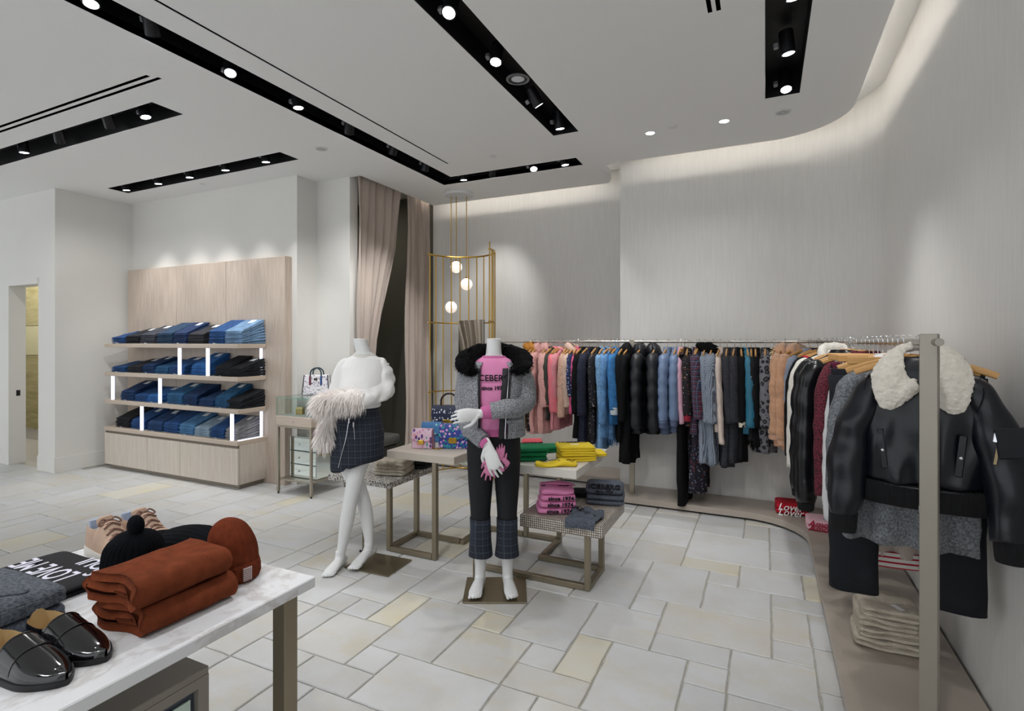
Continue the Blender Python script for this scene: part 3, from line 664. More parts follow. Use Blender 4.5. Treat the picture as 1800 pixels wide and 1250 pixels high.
# ---- pendant of three globes
pc = at_z(806, 340, CEIL); pd = thing('globe_pendant', 'pendant lamp of three white glass globes on brass rods', 'pendant lamp', (pc.x, pc.y, CEIL))
ob('canopy', lathe([(.17, -.001), (.175, -.02), (.165, -.035), (.001, -.036)], 36), mat('white_canopy', 'd7d8d9', .5), pd)
M_GLOBE = mat('opal_glass', 'fff3e6', .25, emit=.7, ecol='fff3e8')
for px, z, y in ((802, 2.376, pc.y), (820, 2.17, pc.y+.03), (793, 1.90, pc.y-.05)):
    q = at_y(px, 450, y); x = q.x-pc.x; yy = y-pc.y
    r = ob('rod', tube([(x, yy, -.036), (x, yy, z+.07-CEIL)], .005, 8), M_BRASS, pd); g = ob('globe', mv(sphere(.070, 28, 18), x, yy, z-CEIL), M_GLOBE, pd); ob('cap', mv(cyl(.014, 0, .02, 14), x, yy, z+.066-CEIL), M_BRASS, g)
# ---- curved brass screen with mirror
bs = thing('brass_screen', 'curved brass rod screen standing in front of the back wall', 'screen', (-3.01, 5.035, 0)); R = .385
def apt(a, z, r=R): return (r*math.cos(math.radians(a)), r*math.sin(math.radians(a)), z)
for a in [180-15*k for k in range(12)]+[3, 9, -4]:
    if a == 15: continue
    ob('rod', tube([apt(a, .02), apt(a, 2.48 if a > -4 else 2.55)], .007, 8), M_BRASS, bs)
for z in (2.475, 1.71, .93, .03): ob('hoop', tube([apt(a, z) for a in range(-6, 187, 8)], .0095 if z > 2.4 else .008, 8), M_BRASS, bs)
mr = thing('dressing_mirror', 'tall frameless mirror hung in the brass screen', 'mirror', (-2.84, 4.985, .16), -.38)
ob('glass', rbox(-.21, .21, -.006, .0, 0, 1.565, .001), mat('mirror_glass', 'd8dcd6', .02, 1), mr, smooth=0); ob('backing', box(-.21, .21, .001, .014, 0, 1.565), mat('mirror_back', '4b4a44', .6), mr, smooth=0)
# ---- curtains
M_CURT = mat('mauve_taupe_curtain', 'b8aaa0', .9, sheen=.3, vary=(4, .04, (1, 1, .3)), bump=('noise', 300, .08))
def curtain(name, label, spans, x0, pleats, amp, seed):
    n = 90; rings = []; zs = [s[0] for s in spans]
    for i in range(26):
        z = zs[0]+(zs[-1]-zs[0])*i/25
        for a, b in zip(spans, spans[1:]):
            if a[0] >= z >= b[0]: k = (a[0]-z)/(a[0]-b[0]); y0, y1, dx = (a[q]+(b[q]-a[q])*k for q in (1, 2, 3)); break
        row = []
        for j in range(n):
            s = j/(n-1); w = s+.012*math.sin(s*17+seed)+.01*math.sin(i*.4+s*5)
            ph = 2*PI*pleats*w; k = amp*(.55+.45*min(1, i/5))*(1.1+.5*math.sin(3.1*s*6+seed))
            row.append((x0+dx+k*math.sin(ph)+.012*math.sin(i*.35+s*9), y0+(y1-y0)*s+.012*math.sin(2*ph), z))
        rings.append(row)
    g = loft(rings, False); me = baked(g, [('SOLIDIFY', dict(thickness=.004))], name); finish(me, 180)
    return tag(ob(name, me, M_CURT), label, 'curtain', 'fitting room curtains')
cy = lambda px: at_x(px, 300, -3.93).y
curtain('curtain', 'mauve taupe curtain drawn aside beside the white wall', [(3.42, 4.45, cy(711), 0), (2.6, 4.45, cy(698), 0), (1.5, 4.47, cy(664), 0), (.9, 4.47, cy(655), 0), (.01, 4.46, cy(662), 0)], -3.94, 6, .028, 1)
curtain('curtain', 'mauve taupe curtain hanging straight beside the brass screen', [(3.42, cy(717), 5.83, 0), (1.6, cy(714), 5.80, .02), (.01, cy(706), 5.80, .05)], -3.94, 6, .03, 4)
L = bpy.data.lights.new('fitting', 'AREA'); L.energy = 5; L.size = .4; L.color = (1, .95, .86); lo = bpy.data.objects.new('fitting_fill', L); link(lo); lo.location = (-4.9, 5.1, 3.35)  # added dim fill, lifts the fitting room and the curtain the mirror shows
# ---- ottoman in the fitting room
ot = thing('fitting_room_ottoman', 'dark grey upholstered seat with bolster inside the fitting room', 'ottoman', (-4.18, 4.86, 0))
M_OTT = mat('charcoal_upholstery', '504e4c', .8, vary=(8, .08), bump=('noise', 200, .1))
ob('seat_cushion', subd(rbox(-.30, .32, -.28, .28, .30, .43, .04, 2), 1), M_OTT, ot); ob('base', rbox(-.26, .28, -.24, .24, .03, .30, .01), mat('dark_base', '35332f', .6), ot)
ob('bolster', mv(lathe([(.02, -.26), (.07, -.25), (.08, -.2), (.08, .2), (.07, .25), (.02, .26)], 20), -.2, 0, .51, rx=PI/2), M_OTT, ot)
# ================================================================== MANNEQUINS
M_MANQ = mat('white_mannequin_gloss', 'dfe0e0', .28, spec=.5)
M_CAP = mat('mannequin_neck_cap', 'e9e9e8', .35)
M_PLATE = mat('bronze_steel_plate', '857b66', .32, .8, vary=(5, .04))
def ell(z, cx, cy, rx, ry, n=28, e=2.2, a0=0, a1=2*PI, closed=True, ny=None):
    out = []; m = n if closed else n-1
    for j in range(n):
        a = a0+(a1-a0)*j/m; c, s = math.cos(a), math.sin(a)
        out.append((cx+rx*math.copysign(abs(c)**(2/e), c), cy+(ry if s > 0 or ny is None else ny)*math.copysign(abs(s)**(2/e), s), z))
    return out
def hand(w, d, nrm, curl=.5, thumb=1, s=1.0, splay=.12):
    """palm, four fingers and a thumb; w wrist, d pointing direction, nrm palm-side normal"""
    w, d = Vector(w), Vector(d).normalized(); nrm = Vector(nrm); nrm = (nrm-d*nrm.dot(d)).normalized(); side = d.cross(nrm)*thumb
    gs = [tube(smooth_path([w-d*.02*s, w+d*.02*s, w+d*.055*s, w+d*.088*s], 3), smooth_vals([.024*s, .030*s, .037*s, .036*s], 3), 12, up=nrm, flat=.42, round_end=True)]
    for k, (L, o) in enumerate(((.068, .030), (.078, .0105), (.073, -.009), (.056, -.0275))):
        b = w+d*(.084-.004*abs(k-1))*s+side*o*s; dd = (d+side*(o/.03)*splay).normalized(); ang = 0; P = [b-dd*.015*s, b]
        for q, fr in enumerate((.45, .32, .23)):
            ang += curl*(.55 if q == 0 else .75); v = dd*math.cos(ang)+nrm*math.sin(ang); P.append(P[-1]+v*L*fr*s)
        gs.append(tube(smooth_path(P, 2), smooth_vals([.0078*s, .0080*s, .0074*s, .0066*s, .0050*s], 2), 9, up=nrm.cross(dd), round_end=True))
    b = w+d*.022*s+side*.026*s; v = (d*.75+side*.75+nrm*.25).normalized(); v2 = (d+side*.25+nrm*.4).normalized()
    gs.append(tube(smooth_path([b-v*.015*s, b+v*.012*s, b+v*.036*s, b+v*.036*s+v2*.026*s, b+v*.036*s+v2*.044*s], 2), smooth_vals([.012*s, .0125*s, .0098*s, .0084*s, .006*s], 2), 9, round_end=True))
    return cat(*gs)
def foot(ank, d, z=.0, s=1.0, lift=0):
    a = Vector(ank); d = Vector((d[0], d[1], 0)).normalized(); sd = Vector((-d.y, d.x, 0)); fl = Vector((a.x, a.y, z))
    P = [fl-d*.055+Vector((0, 0, .032+lift)), fl-d*.03+Vector((0, 0, .036+lift)), fl+d*.03+Vector((0, 0, .036+lift*.8)), fl+d*.085+Vector((0, 0, .028+lift*.3)), fl+d*.13+Vector((0, 0, .020)), fl+d*.155+Vector((0, 0, .016))]
    g = [tube(smooth_path(P, 3), list(zip(smooth_vals([.022, .030, .032, .038, .040, .030], 3), smooth_vals([.026, .034, .034, .026, .019, .014], 3))), 12, up=(0, 0, 1), round_end=True),
         tube(smooth_path([a, a+(fl+Vector((0, 0, .05+lift))-a)*.6, fl+d*.01+Vector((0, 0, .05+lift))], 3), [.031, .031, .031, .032, .032, .033, .034], 12)]
    for k, (o, L, r) in enumerate(((-.024, .046, .0125), (-.004, .044, .0095), (.011, .038, .0088), (.024, .030, .0082), (.034, .020, .0075))):
        b = fl+d*.135+sd*o; g.append(tube([b-d*.02+Vector((0, 0, .016)), b+Vector((0, 0, .014)), b+d*L*.75+Vector((0, 0, .010))], [r, r, r*.82], 8, round_end=True))
    return cat(*g)
def furstrands(fn, n, width, seg=3, seed=1):
    """fn(rng)-> (root, velocity, length, droop)"""
    r = random.Random(seed); V, Fc = [], []
    for i in range(n):
        p, v, L, g = fn(r); p, v = Vector(p), Vector(v).normalized(); s = v.cross(Vector((r.uniform(-1, 1), r.uniform(-1, 1), r.uniform(-1, 1))));
        if s.length < 1e-4: continue
        s.normalize(); k0 = len(V); w = width*r.uniform(.7, 1.3)
        for q in range(seg):
            V += [p-s*w*(1-q/seg), p+s*w*(1-q/seg)]; v = (v+Vector((r.uniform(-.12, .12), r.uniform(-.12, .12), -g/seg))).normalized(); p = p+v*L/seg
        V.append(p)
        for q in range(seg-1): a = k0+2*q; Fc += [(a, a+1, a+3, a+2)]
        a = k0+2*(seg-1); Fc.append((a, a+1, a+2))
    return V, Fc
def pathpt(path, t):
    k = t*(len(path)-1); i = min(int(k), len(path)-2); return Vector(path[i]).lerp(Vector(path[i+1]), k-i)
# -------------------------------------------------- mannequin in pink sweater and grey jacket
d2 = 3.225; k2 = d2/F
o2 = at_z(868, HY+F*H/d2, 0)
m2 = thing('mannequin', 'white headless mannequin in grey fur-collared jacket and pink sweater', 'mannequin', (o2.x, o2.y, 0), YAW)
def L2(cx, cy_): return ((690+cx/4.808-868)*k2, 1.5-(570+cy_/4.808-600)*k2)
Rw, Rw2 = (-.075, -.225, 1.095), (-.205, -.215, 1.088)
tor = [(1.512, 0, 0, .043, .041), (1.47, 0, .002, .044, .042), (1.42, 0, .006, .049, .046), (1.395, 0, .01, .075, .055), (1.37, 0, .012, .125, .066), (1.33, 0, .01, .155, .085), (1.25, 0, 0, .150, .105), (1.18, 0, -.008, .145, .112),
       (1.08, 0, 0, .118, .088), (1.0, 0, .004, .135, .10), (.92, 0, .01, .150, .110), (.85, 0, .01, .150, .108), (.80, 0, .005, .138, .09)]
body = [loft([ell(*r) for r in tor[::-1]])]
for s, ax, fx in ((-1, -.082, -.010), (1, .082, .006)):
    body.append(stube([(s*.078, .005, .88), (s*.08, 0, .65), (s*.08, -.008, .46), (s*.08, .012, .33), (s*.082, .02, .14), (s*.084, .02, .07)], [.076, .066, .050, .050, .034, .032], 16))
    body.append(foot((s*.084, .02, .10), (s*.16, -1, 0), .016))
La = [(-.150, .01, 1.345), (-.168, .02, 1.20), (-.150, .0, 1.03), (-.085, -.115, .955), (-.03, -.175, .905)]
Ra = [(.150, .01, 1.345), (.185, .0, 1.24), (.172, -.05, 1.135), (.06, -.18, 1.115), (-.075, -.225, 1.095)]
body += [stube(La, [.048, .043, .037, .030, .023], 12), stube(Ra, [.048, .043, .037, .030, .023], 12)]
body.append(hand((-.03, -.175, .905), (.38, -.2, -1), (.35, .95, 0), .30, -1, 1.18)); body.append(hand((-.075, -.225, 1.095), (-1, -.42, -.06), (-.35, .9, -.35), .42, 1, 1.05, .0))
ob('body', remesh(cat(*body), .0034, 3, 'body'), M_MANQ, m2); ob('neck_cap', mv(lathe([(.043, 0), (.040, .004), (.001, .006)], 28), 0, 0, 1.512), M_CAP, m2)
ob('base_plate', rbox(-.175, .195, -.165, .165, .001, .009, .002), M_PLATE, m2)
ob('support_rod', tube([(-.125, .07, .009), (-.125, .07, .35)], .006, 8), M_PLATE, m2)
M_PINK = mat('pink_jersey', 'dc88b5', .85, vary=(12, .05), bump=('noise', 260, .1)); M_PINKR = mat('pink_rib', 'cc6ba0', .85, bump=('wave', 55, .5, (1, 1, 0)))
sw = [(1.408, 0, .008, .066, .058), (1.395, 0, .009, .090, .070), (1.375, 0, .01, .136, .082), (1.33, 0, .008, .158, .094), (1.25, 0, 0, .158, .114), (1.18, 0, -.01, .156, .122), (1.08, 0, -.004, .150, .112), (1.0, 0, 0, .158, .116), (.985, 0, .002, .160, .12)]
swo = ob('sweater', wobble(loft([ell(*r, n=40) for r in sw[::-1]], cap0=False, cap1=False), .004, 9, 3), M_PINK, m2, 60)
ob('hem_rib', loft([ell(z, 0, .002, rx, .122, n=40) for z, rx in ((.945, .164), (.955, .166), (.988, .161))], cap0=False, cap1=False), M_PINKR, m2)
ob('neck_rib', loft([ell(z, 0, y, rx, ry, n=36) for z, y, rx, ry in ((1.400, .009, .078, .066), (1.412, .009, .068, .060), (1.414, .009, .058, .052))], cap0=False, cap1=False), M_PINKR, m2)
M_INK = mat('black_print', '14121a', .8)
def bend_front(cx, rx, ry, cy): return lambda v: Vector((v.x, v.y, v.z+ry*math.sqrt(max(0, 1-min(.97, abs(v.x)/rx)**2.2))-ry))
text('ICEBERG', .05, M_INK, m2, (0.0, -.124, 1.285), bend=bend_front(0, .158, .118, 0), bold=.0012, name='chest_lettering', depth=.001); text('since 1974', .032, M_INK, m2, (0, -.128, 1.228), bend=bend_front(0, .156, .12, 0), bold=.001, name='chest_lettering', depth=.001)
M_WOOL = mat('grey_melange_wool', '8b8d92', .95, pattern=p_noise('5c5e64', 'a9abb0', 170, .38, .62), bump=('noise', 240, .25))
M_BLKT = mat('black_trim', '121216', .6)
jr = [(1.375, .012, .125, .085, .30), (1.34, .012, .180, .105, .33), (1.28, .006, .186, .128, .34), (1.20, 0, .184, .140, .33), (1.10, 0, .178, .138, .30), (1.02, .002, .182, .138, .27), (.972, .004, .186, .140, .25)]
def jring(z, cy, rx, ry, g, gl, gr): return ell(z, 0, cy, rx, ry, n=46, a0=-PI/2+gr, a1=3*PI/2-gl, closed=False)
g = loft([jring(z, c, rx, ry, g_, .42-.0*i, .56-.03*i) for i, (z, c, rx, ry, g_) in enumerate(jr)][::-1], False)
me = baked(wobble(g, .006, 8, 5), [('SOLIDIFY', dict(thickness=.008, offset=1)), ('SUBSURF', dict(levels=1))], 'jacket'); finish(me, 180)
jk = ob('jacket', me, M_WOOL, m2)
ob('jacket_hem', loft([jring(z, .004, rx, .144, 0, .42, .38) for z, rx in ((.935, .186), (.94, .191), (.974, .190))], False), M_WOOL, m2)
for s, gl in ((-1, .42), (1, None)):
    pl, pz = [], []
    for i, (z, c, rx, ry, g_) in enumerate(jr[1:]+[(.938, .004, .188, .142, .25)]):
        a = 3*PI/2-.42 if s < 0 else -PI/2+.56-.03*min(i+1, 6); cc, sn = math.cos(a), math.sin(a)
        q = Vector((rx*math.copysign(abs(cc)**(2/2.2), cc), c+ry*math.copysign(abs(sn)**(2/2.2), sn)-.006, z)); pl.append(q)
    if s < 0: ob('trim_band', tube(smooth_path(pl, 3), [(.007, .004)]*(3*(len(pl)-1)+1), 8, up=(0, -1, 0)), M_BLKT, m2)
    else:
        ob('trim_band', tube(smooth_path([q+Vector((-.022, 0, 0)) for q in pl], 3), [(.021, .004)]*(3*(len(pl)-1)+1), 8, up=(0, -1, 0)), M_BLKT, m2)
        ob('zip', tube(smooth_path([q+Vector((-.006, -.005, 0)) for q in pl], 3), .0028, 6), M_CHROME, m2); ob('zip', tube(smooth_path([q+Vector((.006, -.004, 0)) for q in pl], 3), .003, 6), M_BLKT, m2)
for A, rr in (([(-.10, .012, 1.33), (-.148, .012, 1.315), (-.172, .022, 1.20), (-.158, .0, 1.02), (-.092, -.115, .955), (-.052, -.155, .925)], [.05, .064, .064, .060, .053, .047]), ([(.10, .012, 1.33), (.148, .012, 1.315), (.188, .0, 1.24), (.182, -.055, 1.128), (.06, -.185, 1.113), (-.012, -.207, 1.104)], [.05, .064, .064, .058, .052, .047])):
    ob('sleeve', remesh(wobble(stube(A, rr, 20, 8), .010, 14, rr[0]*50+A[1][0]*20), .006, 2, 'sleeve'), M_WOOL, m2)
ob('cuff', stube([(-.005, -.206, 1.105), (-.03, -.212, 1.101), (-.06, -.221, 1.097)], [.040, .040, .034], 18), M_PINKR, m2); ob('cuff', stube([(-.052, -.155, .925), (-.042, -.163, .915), (-.034, -.170, .908)], [.036, .034, .030], 16), M_PINKR, m2)
ob('pocket_flap', mv(rbox(-.05, .05, -.006, .006, -.012, .012, .004), .125, -.118, 1.035, rz=.45), M_WOOL, m2)
M_BFUR = mat('black_fur', '050507', .9, vary=(30, .3), spec=.15)
cp = smooth_path([(-.125, -.125, 1.322), (-.160, -.085, 1.348), (-.150, .01, 1.395), (-.085, .07, 1.44), (0, .09, 1.455), (.085, .07, 1.44), (.155, .01, 1.398), (.168, -.082, 1.352), (.145, -.122, 1.328)], 5)
cr = smooth_vals([.042, .060, .062, .046, .042, .046, .062, .060, .044], 5)
fc = ob('fur_collar', remesh(wobble(tube(cp, [(r*1.08, r*.55) for r in cr], 16, up=(0, 0, 1), round_end=True), .014, 26, 2), .005, 1, 'fur_collar'), M_BFUR, m2)
def ff(r):
    t = r.random(); c = pathpt(cp, t); n = Vector((r.gauss(0, 1), r.gauss(0, 1), r.gauss(0, 1))).normalized(); q = cr[min(int(t*(len(cr)-1)), len(cr)-1)]
    return c+Vector((n.x*q, n.y*q, n.z*q*.55)), n+Vector((0, 0, -.3)), r.uniform(.012, .022), .5
ob('fur', furstrands(ff, 5000, .0016, 2, 3), M_BFUR, fc)['kind'] = 'stuff'
M_PANT = mat('black_stretch', '0e1016', .75, vary=(6, .15)); M_TWEED = mat('navy_tweed_check', '272d3a', .9, pattern=p_plaid('1f232c', [('5d6878', 1, .04, .0), ('2a313e', 2, .25, .3)], 24), bump=('noise', 220, .25))
pr = [loft([ell(z, 0, c, rx, ry) for z, c, rx, ry in ((.80, .005, .148, .105), (.85, .01, .160, .118), (.92, .01, .160, .118), (.972, .004, .148, .114))])]
for s in (-1, 1): pr.append(stube([(s*.080, .005, .86), (s*.080, 0, .65), (s*.080, -.006, .50), (s*.080, .0, .42)], [.084, .074, .062, .059], 20))
ob('trousers', remesh(cat(*pr), .006, 3, 'trousers'), M_PANT, m2)
for s in (-1, 1):
    g = loft([ell(z, s*.080, cy_, r, r*1.05, n=30) for z, cy_, r in ((.215, .008, .074), (.22, .008, .073), (.30, .006, .066), (.38, .002, .063), (.44, 0, .063))], cap0=False, cap1=False)
    ob('trouser_cuff', baked(wobble(g, .003, 12, s), [('SOLIDIFY', dict(thickness=.003))]), M_TWEED, m2)
    for f_ in COL.objects[-1:]: finish(f_.data, 180)
# gloves held in the lower hand
gv = thing('knit_gloves', 'pair of pink knitted gloves held in the jacket mannequin\'s lower hand', 'gloves', m2.matrix_basis @ Vector((.0, -.175, .80)), YAW)
M_GLOVE = mat('pink_knit_glove', 'd080a6', .9, bump=('wave', 130, .4))
ob('glove', remesh(hand((-.01, .0, .03), (-.15, .1, -1), (.2, 1, 0), .12, -1, .82, .35), .003, 1), M_GLOVE, gv); ob('glove', remesh(hand((.035, -.005, .0), (.12, .35, 1), (-.3, -1, .2), .2, 1, .72, .02), .003, 1), M_GLOVE, gv)
ob('patterned_cuff', mv(subd(rbox(-.038, .038, -.013, .013, -.03, .03, .01), 1), .055, -.012, .0, ry=.5) if False else baked(mv(rbox(-.038, .038, -.013, .013, -.03, .03, .01), .06, -.012, .0, ry=-.9), [('SUBSURF', dict(levels=1))]), M_GLOVE, gv)
text('BERG', .026, mat('maroon_print', '3a1024', .8), gv, (.058, -.028, .0), (PI/2, .9, 0), bold=.001)
# -------------------------------------------------- mannequin in white sweater and tweed skirt
d1 = 3.58; k1 = d1/F; pxc = 632
o1 = at_z(pxc, HY+F*H/d1, 0)
m1 = thing('mannequin', 'white headless mannequin in white fur-cuffed sweater and tweed mini skirt', 'mannequin', (o1.x, o1.y, 0), YAW)
def q1(px, py, y=0): return ((px-pxc)*k1, y, 1.5-(py-600)*k1)
tor = [(1.512, .003, -.004, .046, .042), (1.47, .012, .0, .046, .042), (1.43, .025, .005, .050, .046), (1.405, .03, .01, .075, .055), (1.375, .03, .012, .12, .066), (1.33, .028, .01, .145, .085), (1.25, .022, 0, .138, .105), (1.18, .014, -.01, .136, .112),
       (1.08, 0, 0, .112, .088), (1.0, -.012, .004, .132, .10), (.92, -.02, .01, .15, .115), (.85, -.02, .01, .152, .112), (.80, -.02, .005, .14, .09)]
body = [loft([ell(*r) for r in tor[::-1]])]
lf_ = [(.045, .0, .86), q1(633, 812, -.03), q1(621, 872, -.05), q1(613, 912, -.035), q1(603, 960, -.02), q1(600, 974, -.02)]
lb_ = [(-.08, .01, .86), q1(614, 825, .03), q1(633, 880, .055), q1(639, 915, .075), q1(645, 954, .05), q1(645, 966, .04)]
body += [stube(lf_, [.085, .064, .047, .046, .031, .030], 16), stube(lb_, [.085, .066, .048, .045, .031, .030], 16), foot((lf_[-1][0], -.02, .11), (-.22, -1, 0), .002), foot((lb_[-1][0], .045, .14), (-.40, -.9, 0), .016, lift=.02)]
Ra = [(.150, .01, 1.345), (.165, .015, 1.25), (.140, -.03, 1.165), (.02, -.16, 1.135), (-.09, -.205, 1.125)]
La = [(-.105, .01, 1.345), (-.125, .02, 1.22), (-.15, -.01, 1.09), (-.185, -.05, .98), (-.21, -.07, .90)]
body += [stube(Ra, [.046, .042, .036, .029, .022], 12), stube(La, [.046, .042, .036, .029, .022], 12), hand(Ra[-1], (-1, -.1, -.35), (0, .3, -1), .6, 1, .85), hand(La[-1], (-.05, -.05, -1), (1, 0, 0), .6, 1, .8)]
ob('body', remesh(cat(*body), .0036, 3, 'body'), M_MANQ, m1); ob('neck_cap', mv(lathe([(.045, 0), (.042, .004), (.001, .006)], 28), .003, -.004, 1.512), M_CAP, m1)
a, b, c = at_z(605, 999, 0), at_z(682, 1015, 0), at_z(724, 986, 0)
inv = (Matrix.Translation(m1.location) @ Matrix.Rotation(YAW, 4, 'Z')).inverted()
P4 = [inv @ v for v in (a, b, c, a+c-b)]; cc = sum(P4, Vector())/4
ob('base_plate', prism([(v.x, v.y) for v in P4], .001, .009), M_PLATE, m1, smooth=0); ob('support_rod', tube([q1(634, 985, .06), q1(634, 900, .06)], .006, 8), M_PLATE, m1); ob('rod_knob', mv(sphere(.009, 10, 6), *q1(630, 974, .05)), M_BLACKM, m1)
M_WSW = mat('white_fine_knit', 'ecebea', .9, bump=('noise', 300, .08))
sw = [loft([ell(*r) for r in [(1.405, .03, .01, .078, .06), (1.38, .03, .012, .125, .076), (1.33, .028, .01, .156, .096), (1.25, .022, 0, .150, .116), (1.18, .014, -.01, .148, .124), (1.10, .002, 0, .138, .11), (1.06, -.005, 0, .142, .112)][::-1]])]
ob('sweater', remesh(wobble(cat(*sw), .006, 10, 2), .006, 3, 'sweater'), M_WSW, m1)
ob('sleeve', remesh(wobble(stube([(.085, .012, 1.335), (.140, .012, 1.325), (.168, .015, 1.25), (.155, -.03, 1.165), (.07, -.12, 1.135), (-.01, -.18, 1.135)], [.045, .054, .063, .063, .056, .046], 20, 8), .022, 17, 4), .006, 2, 'sleeve'), M_WSW, m1)
ob('sleeve', remesh(wobble(stube([(-.04, .012, 1.335), (-.092, .012, 1.325), (-.128, .02, 1.23), (-.155, -.01, 1.09), (-.18, -.04, 1.02)], [.045, .056, .064, .062, .050], 20, 8), .012, 13, 6), .006, 2, 'sleeve'), M_WSW, m1)
ob('neck_rib', loft([ell(z, .028, .01, rx, ry, n=36) for z, rx, ry in ((1.392, .085, .066), (1.412, .075, .06), (1.415, .064, .05))], cap0=False, cap1=False), mat('white_rib', 'dedbd4', .9, bump=('wave', 70, .4, (1, 1, 0))), m1)
M_WFUR = mat('blush_long_fur', 'fbf4f0', .8, vary=(40, .04))
cuffs = [([(.03, -.155, 1.135), (-.06, -.19, 1.13), (-.13, -.21, 1.12), (-.175, -.22, 1.11)], .062, (-.5, -.1, -.6), 4000, (.05, .10)), ([(-.165, -.035, 1.04), (-.19, -.055, .96), (-.20, -.07, .90), (-.205, -.075, .87)], .052, (-.02, -.05, -1), 2600, (.06, .11))]
for ci, (P, r0, dv, n, LL) in enumerate(cuffs):
    pp = smooth_path(P, 4); fcu = ob('fur_cuff', remesh(wobble(tube(pp, [r0*(1-.15*i/(len(pp)-1)) for i in range(len(pp))], 16, round_end=True), .012, 30, ci), .006, 1, 'fur_cuff'), M_WFUR, m1)
    def ff(r, pp=pp, r0=r0, dv=dv, LL=LL):
        c = pathpt(pp, r.random()); n = Vector((r.gauss(0, 1), r.gauss(0, 1), r.gauss(0, 1))).normalized()
        return c+n*r0*.75, n*.75+Vector(dv)*.8, r.uniform(*LL), .9
    ob('fur', furstrands(ff, n, .0034, 4, 11+ci), M_WFUR, fcu)['kind'] = 'stuff'
n = 48; rings = []
for i in range(11):
    f = i/10; row = []
    for j in range(n):
        a = 2*PI*j/n; c_, s_ = math.cos(a), math.sin(a)
        zh = .705 - .055*max(0, math.cos(a-4.05))**3 + .01*c_ + (.012 if abs(a-4.55) < .08 else 0); z = 1.095+(zh-1.095)*f
        rx = .125+(.172-.125)*min(1, f*1.9)-.004*f+.006*f*math.sin(5*a); ry = .102+.028*min(1, f*1.8)+.005*f*math.sin(4*a+1)
        row.append((-.012-.01*f+rx*math.copysign(abs(c_)**.9, c_), .004+ry*math.copysign(abs(s_)**.9, s_), z))
    rings.append(row)
me = baked(loft(rings, True, False, False), [('SOLIDIFY', dict(thickness=.005))], 'skirt'); finish(me, 180); ob('skirt', me, M_TWEED, m1)
def zip_line(parts, name='zip'):
    ob(name, tube(smooth_path(parts, 4), .0023, 6), M_CHROME, m1); a = Vector(parts[0]); ob('zip_pull', mv(rbox(-.006, .006, -.003, .003, -.03, .006, .002), *a), M_CHROME, m1)
zip_line([q1(624.5, 731, -.137), q1(620, 762, -.142), q1(611, 795, -.138), q1(606, 814, -.134)]); zip_line([q1(632.5, 738, -.140), q1(633.5, 752, -.141), q1(634.5, 766, -.142)])
ob('waistband', loft([ell(z, -.010, .004, .127, .105, n=40) for z in (1.065, 1.10)], cap0=False, cap1=False), M_TWEED, m1)
# ================================================================== GOODS ON THE TABLES
def folded(w, d, h, layers=2, seed=0, wob=.004, crown=.15, nx=12):
    """folded knit: rounded lobes at the front edge (-y), soft edges, slightly crowned top"""
    lh = h/layers; prof = []
    for L in range(layers):
        for k in range(6):
            a = -PI/2-PI*k/5; rr = lh*.5
            prof.append((-d/2+lh*.6+math.cos(a)*rr*1.1*(1-.06*L), lh*L+rr+math.sin(a)*rr*(.98 if 0 < k < 5 else .88)))
    m = len(prof)
    for f in (.15, .3, .45, .6, .75, .88): prof.append((-d/2+d*f, h+h*crown*math.sin(PI*f)*.5))
    prof += [(d/2-.006, h*.93), (d/2, h*.7), (d/2-.004, h*.4), (d/2, h*.2), (d/2-.005, .003)]
    for f in (.8, .6, .4, .2): prof.append((-d/2+d*f, 0))
    rings = []
    for i in range(nx+1):
        u = -1+2*i/nx; e = (1-abs(u)**9)**.5 if abs(u) < 1 else 0
        k = .62+.38*e; x = u*w/2
        rings.append([(x, y*(.97+.03*e), max(0, h/2+(z-h/2)*k if z > .001 else 0)) for y, z in prof])
    g = wobble(loft(rings), wob, 11, seed)
    return [Vector((v.x, v.y, max(0.0005, v.z))) for v in g[0]], g[1]
def fold(name, label, cat_, m, loc, rz, w, d, h, layers=2, seed=0, group=None, wob=.004, sub=True, crown=.15, mod=None):
    g = folded(w, d, h, layers, seed, wob, crown)
    if mod: g = mod(g)
    me = subd(g, 1, name) if sub else g
    o = ob(name, me, m, smooth=180 if not sub else 35, loc=loc, rot=(0, 0, rz)); tag(o, label, cat_, group)
    return o
KN = lambda n, c, sc=120, st=.35, var=.10: mat(n, c, .92, bump=('wave', sc, st, (1, 1, 1), 'X'), vary=(18, var), sheen=.15)
M_YEL = mat('yellow_jersey', 'e3c62c', .85, vary=(10, .06), bump=('noise', 220, .12)); M_GRN = mat('green_knit', '0c7a4c', .9, vary=(10, .08), bump=('noise', 220, .15)); M_CORAL = mat('coral_knit', 'e2606a', .9)
M_CHAR = mat('charcoal_melange', '4b515d', .92, pattern=p_noise('3c424d', '5d6470', 190, .38, .62), bump=('noise', 220, .15)); M_CREAM = mat('cream_chunky_knit', 'd5cab8', .95, vary=(26, .12), bump=('wave', 60, .9, (1, 1, 1), 'Y'))
M_BLKK = mat('black_knit', '101117', .9, bump=('noise', 180, .2)); M_RED = mat('red_jersey', 'b80f26', .85, vary=(8, .08)); M_BLUSH = mat('blush_jersey', 'e8bcc6', .85); M_WPRINT = mat('white_print', 'f0eeee', .8); M_REDP = mat('red_print', 'b3123c', .8)
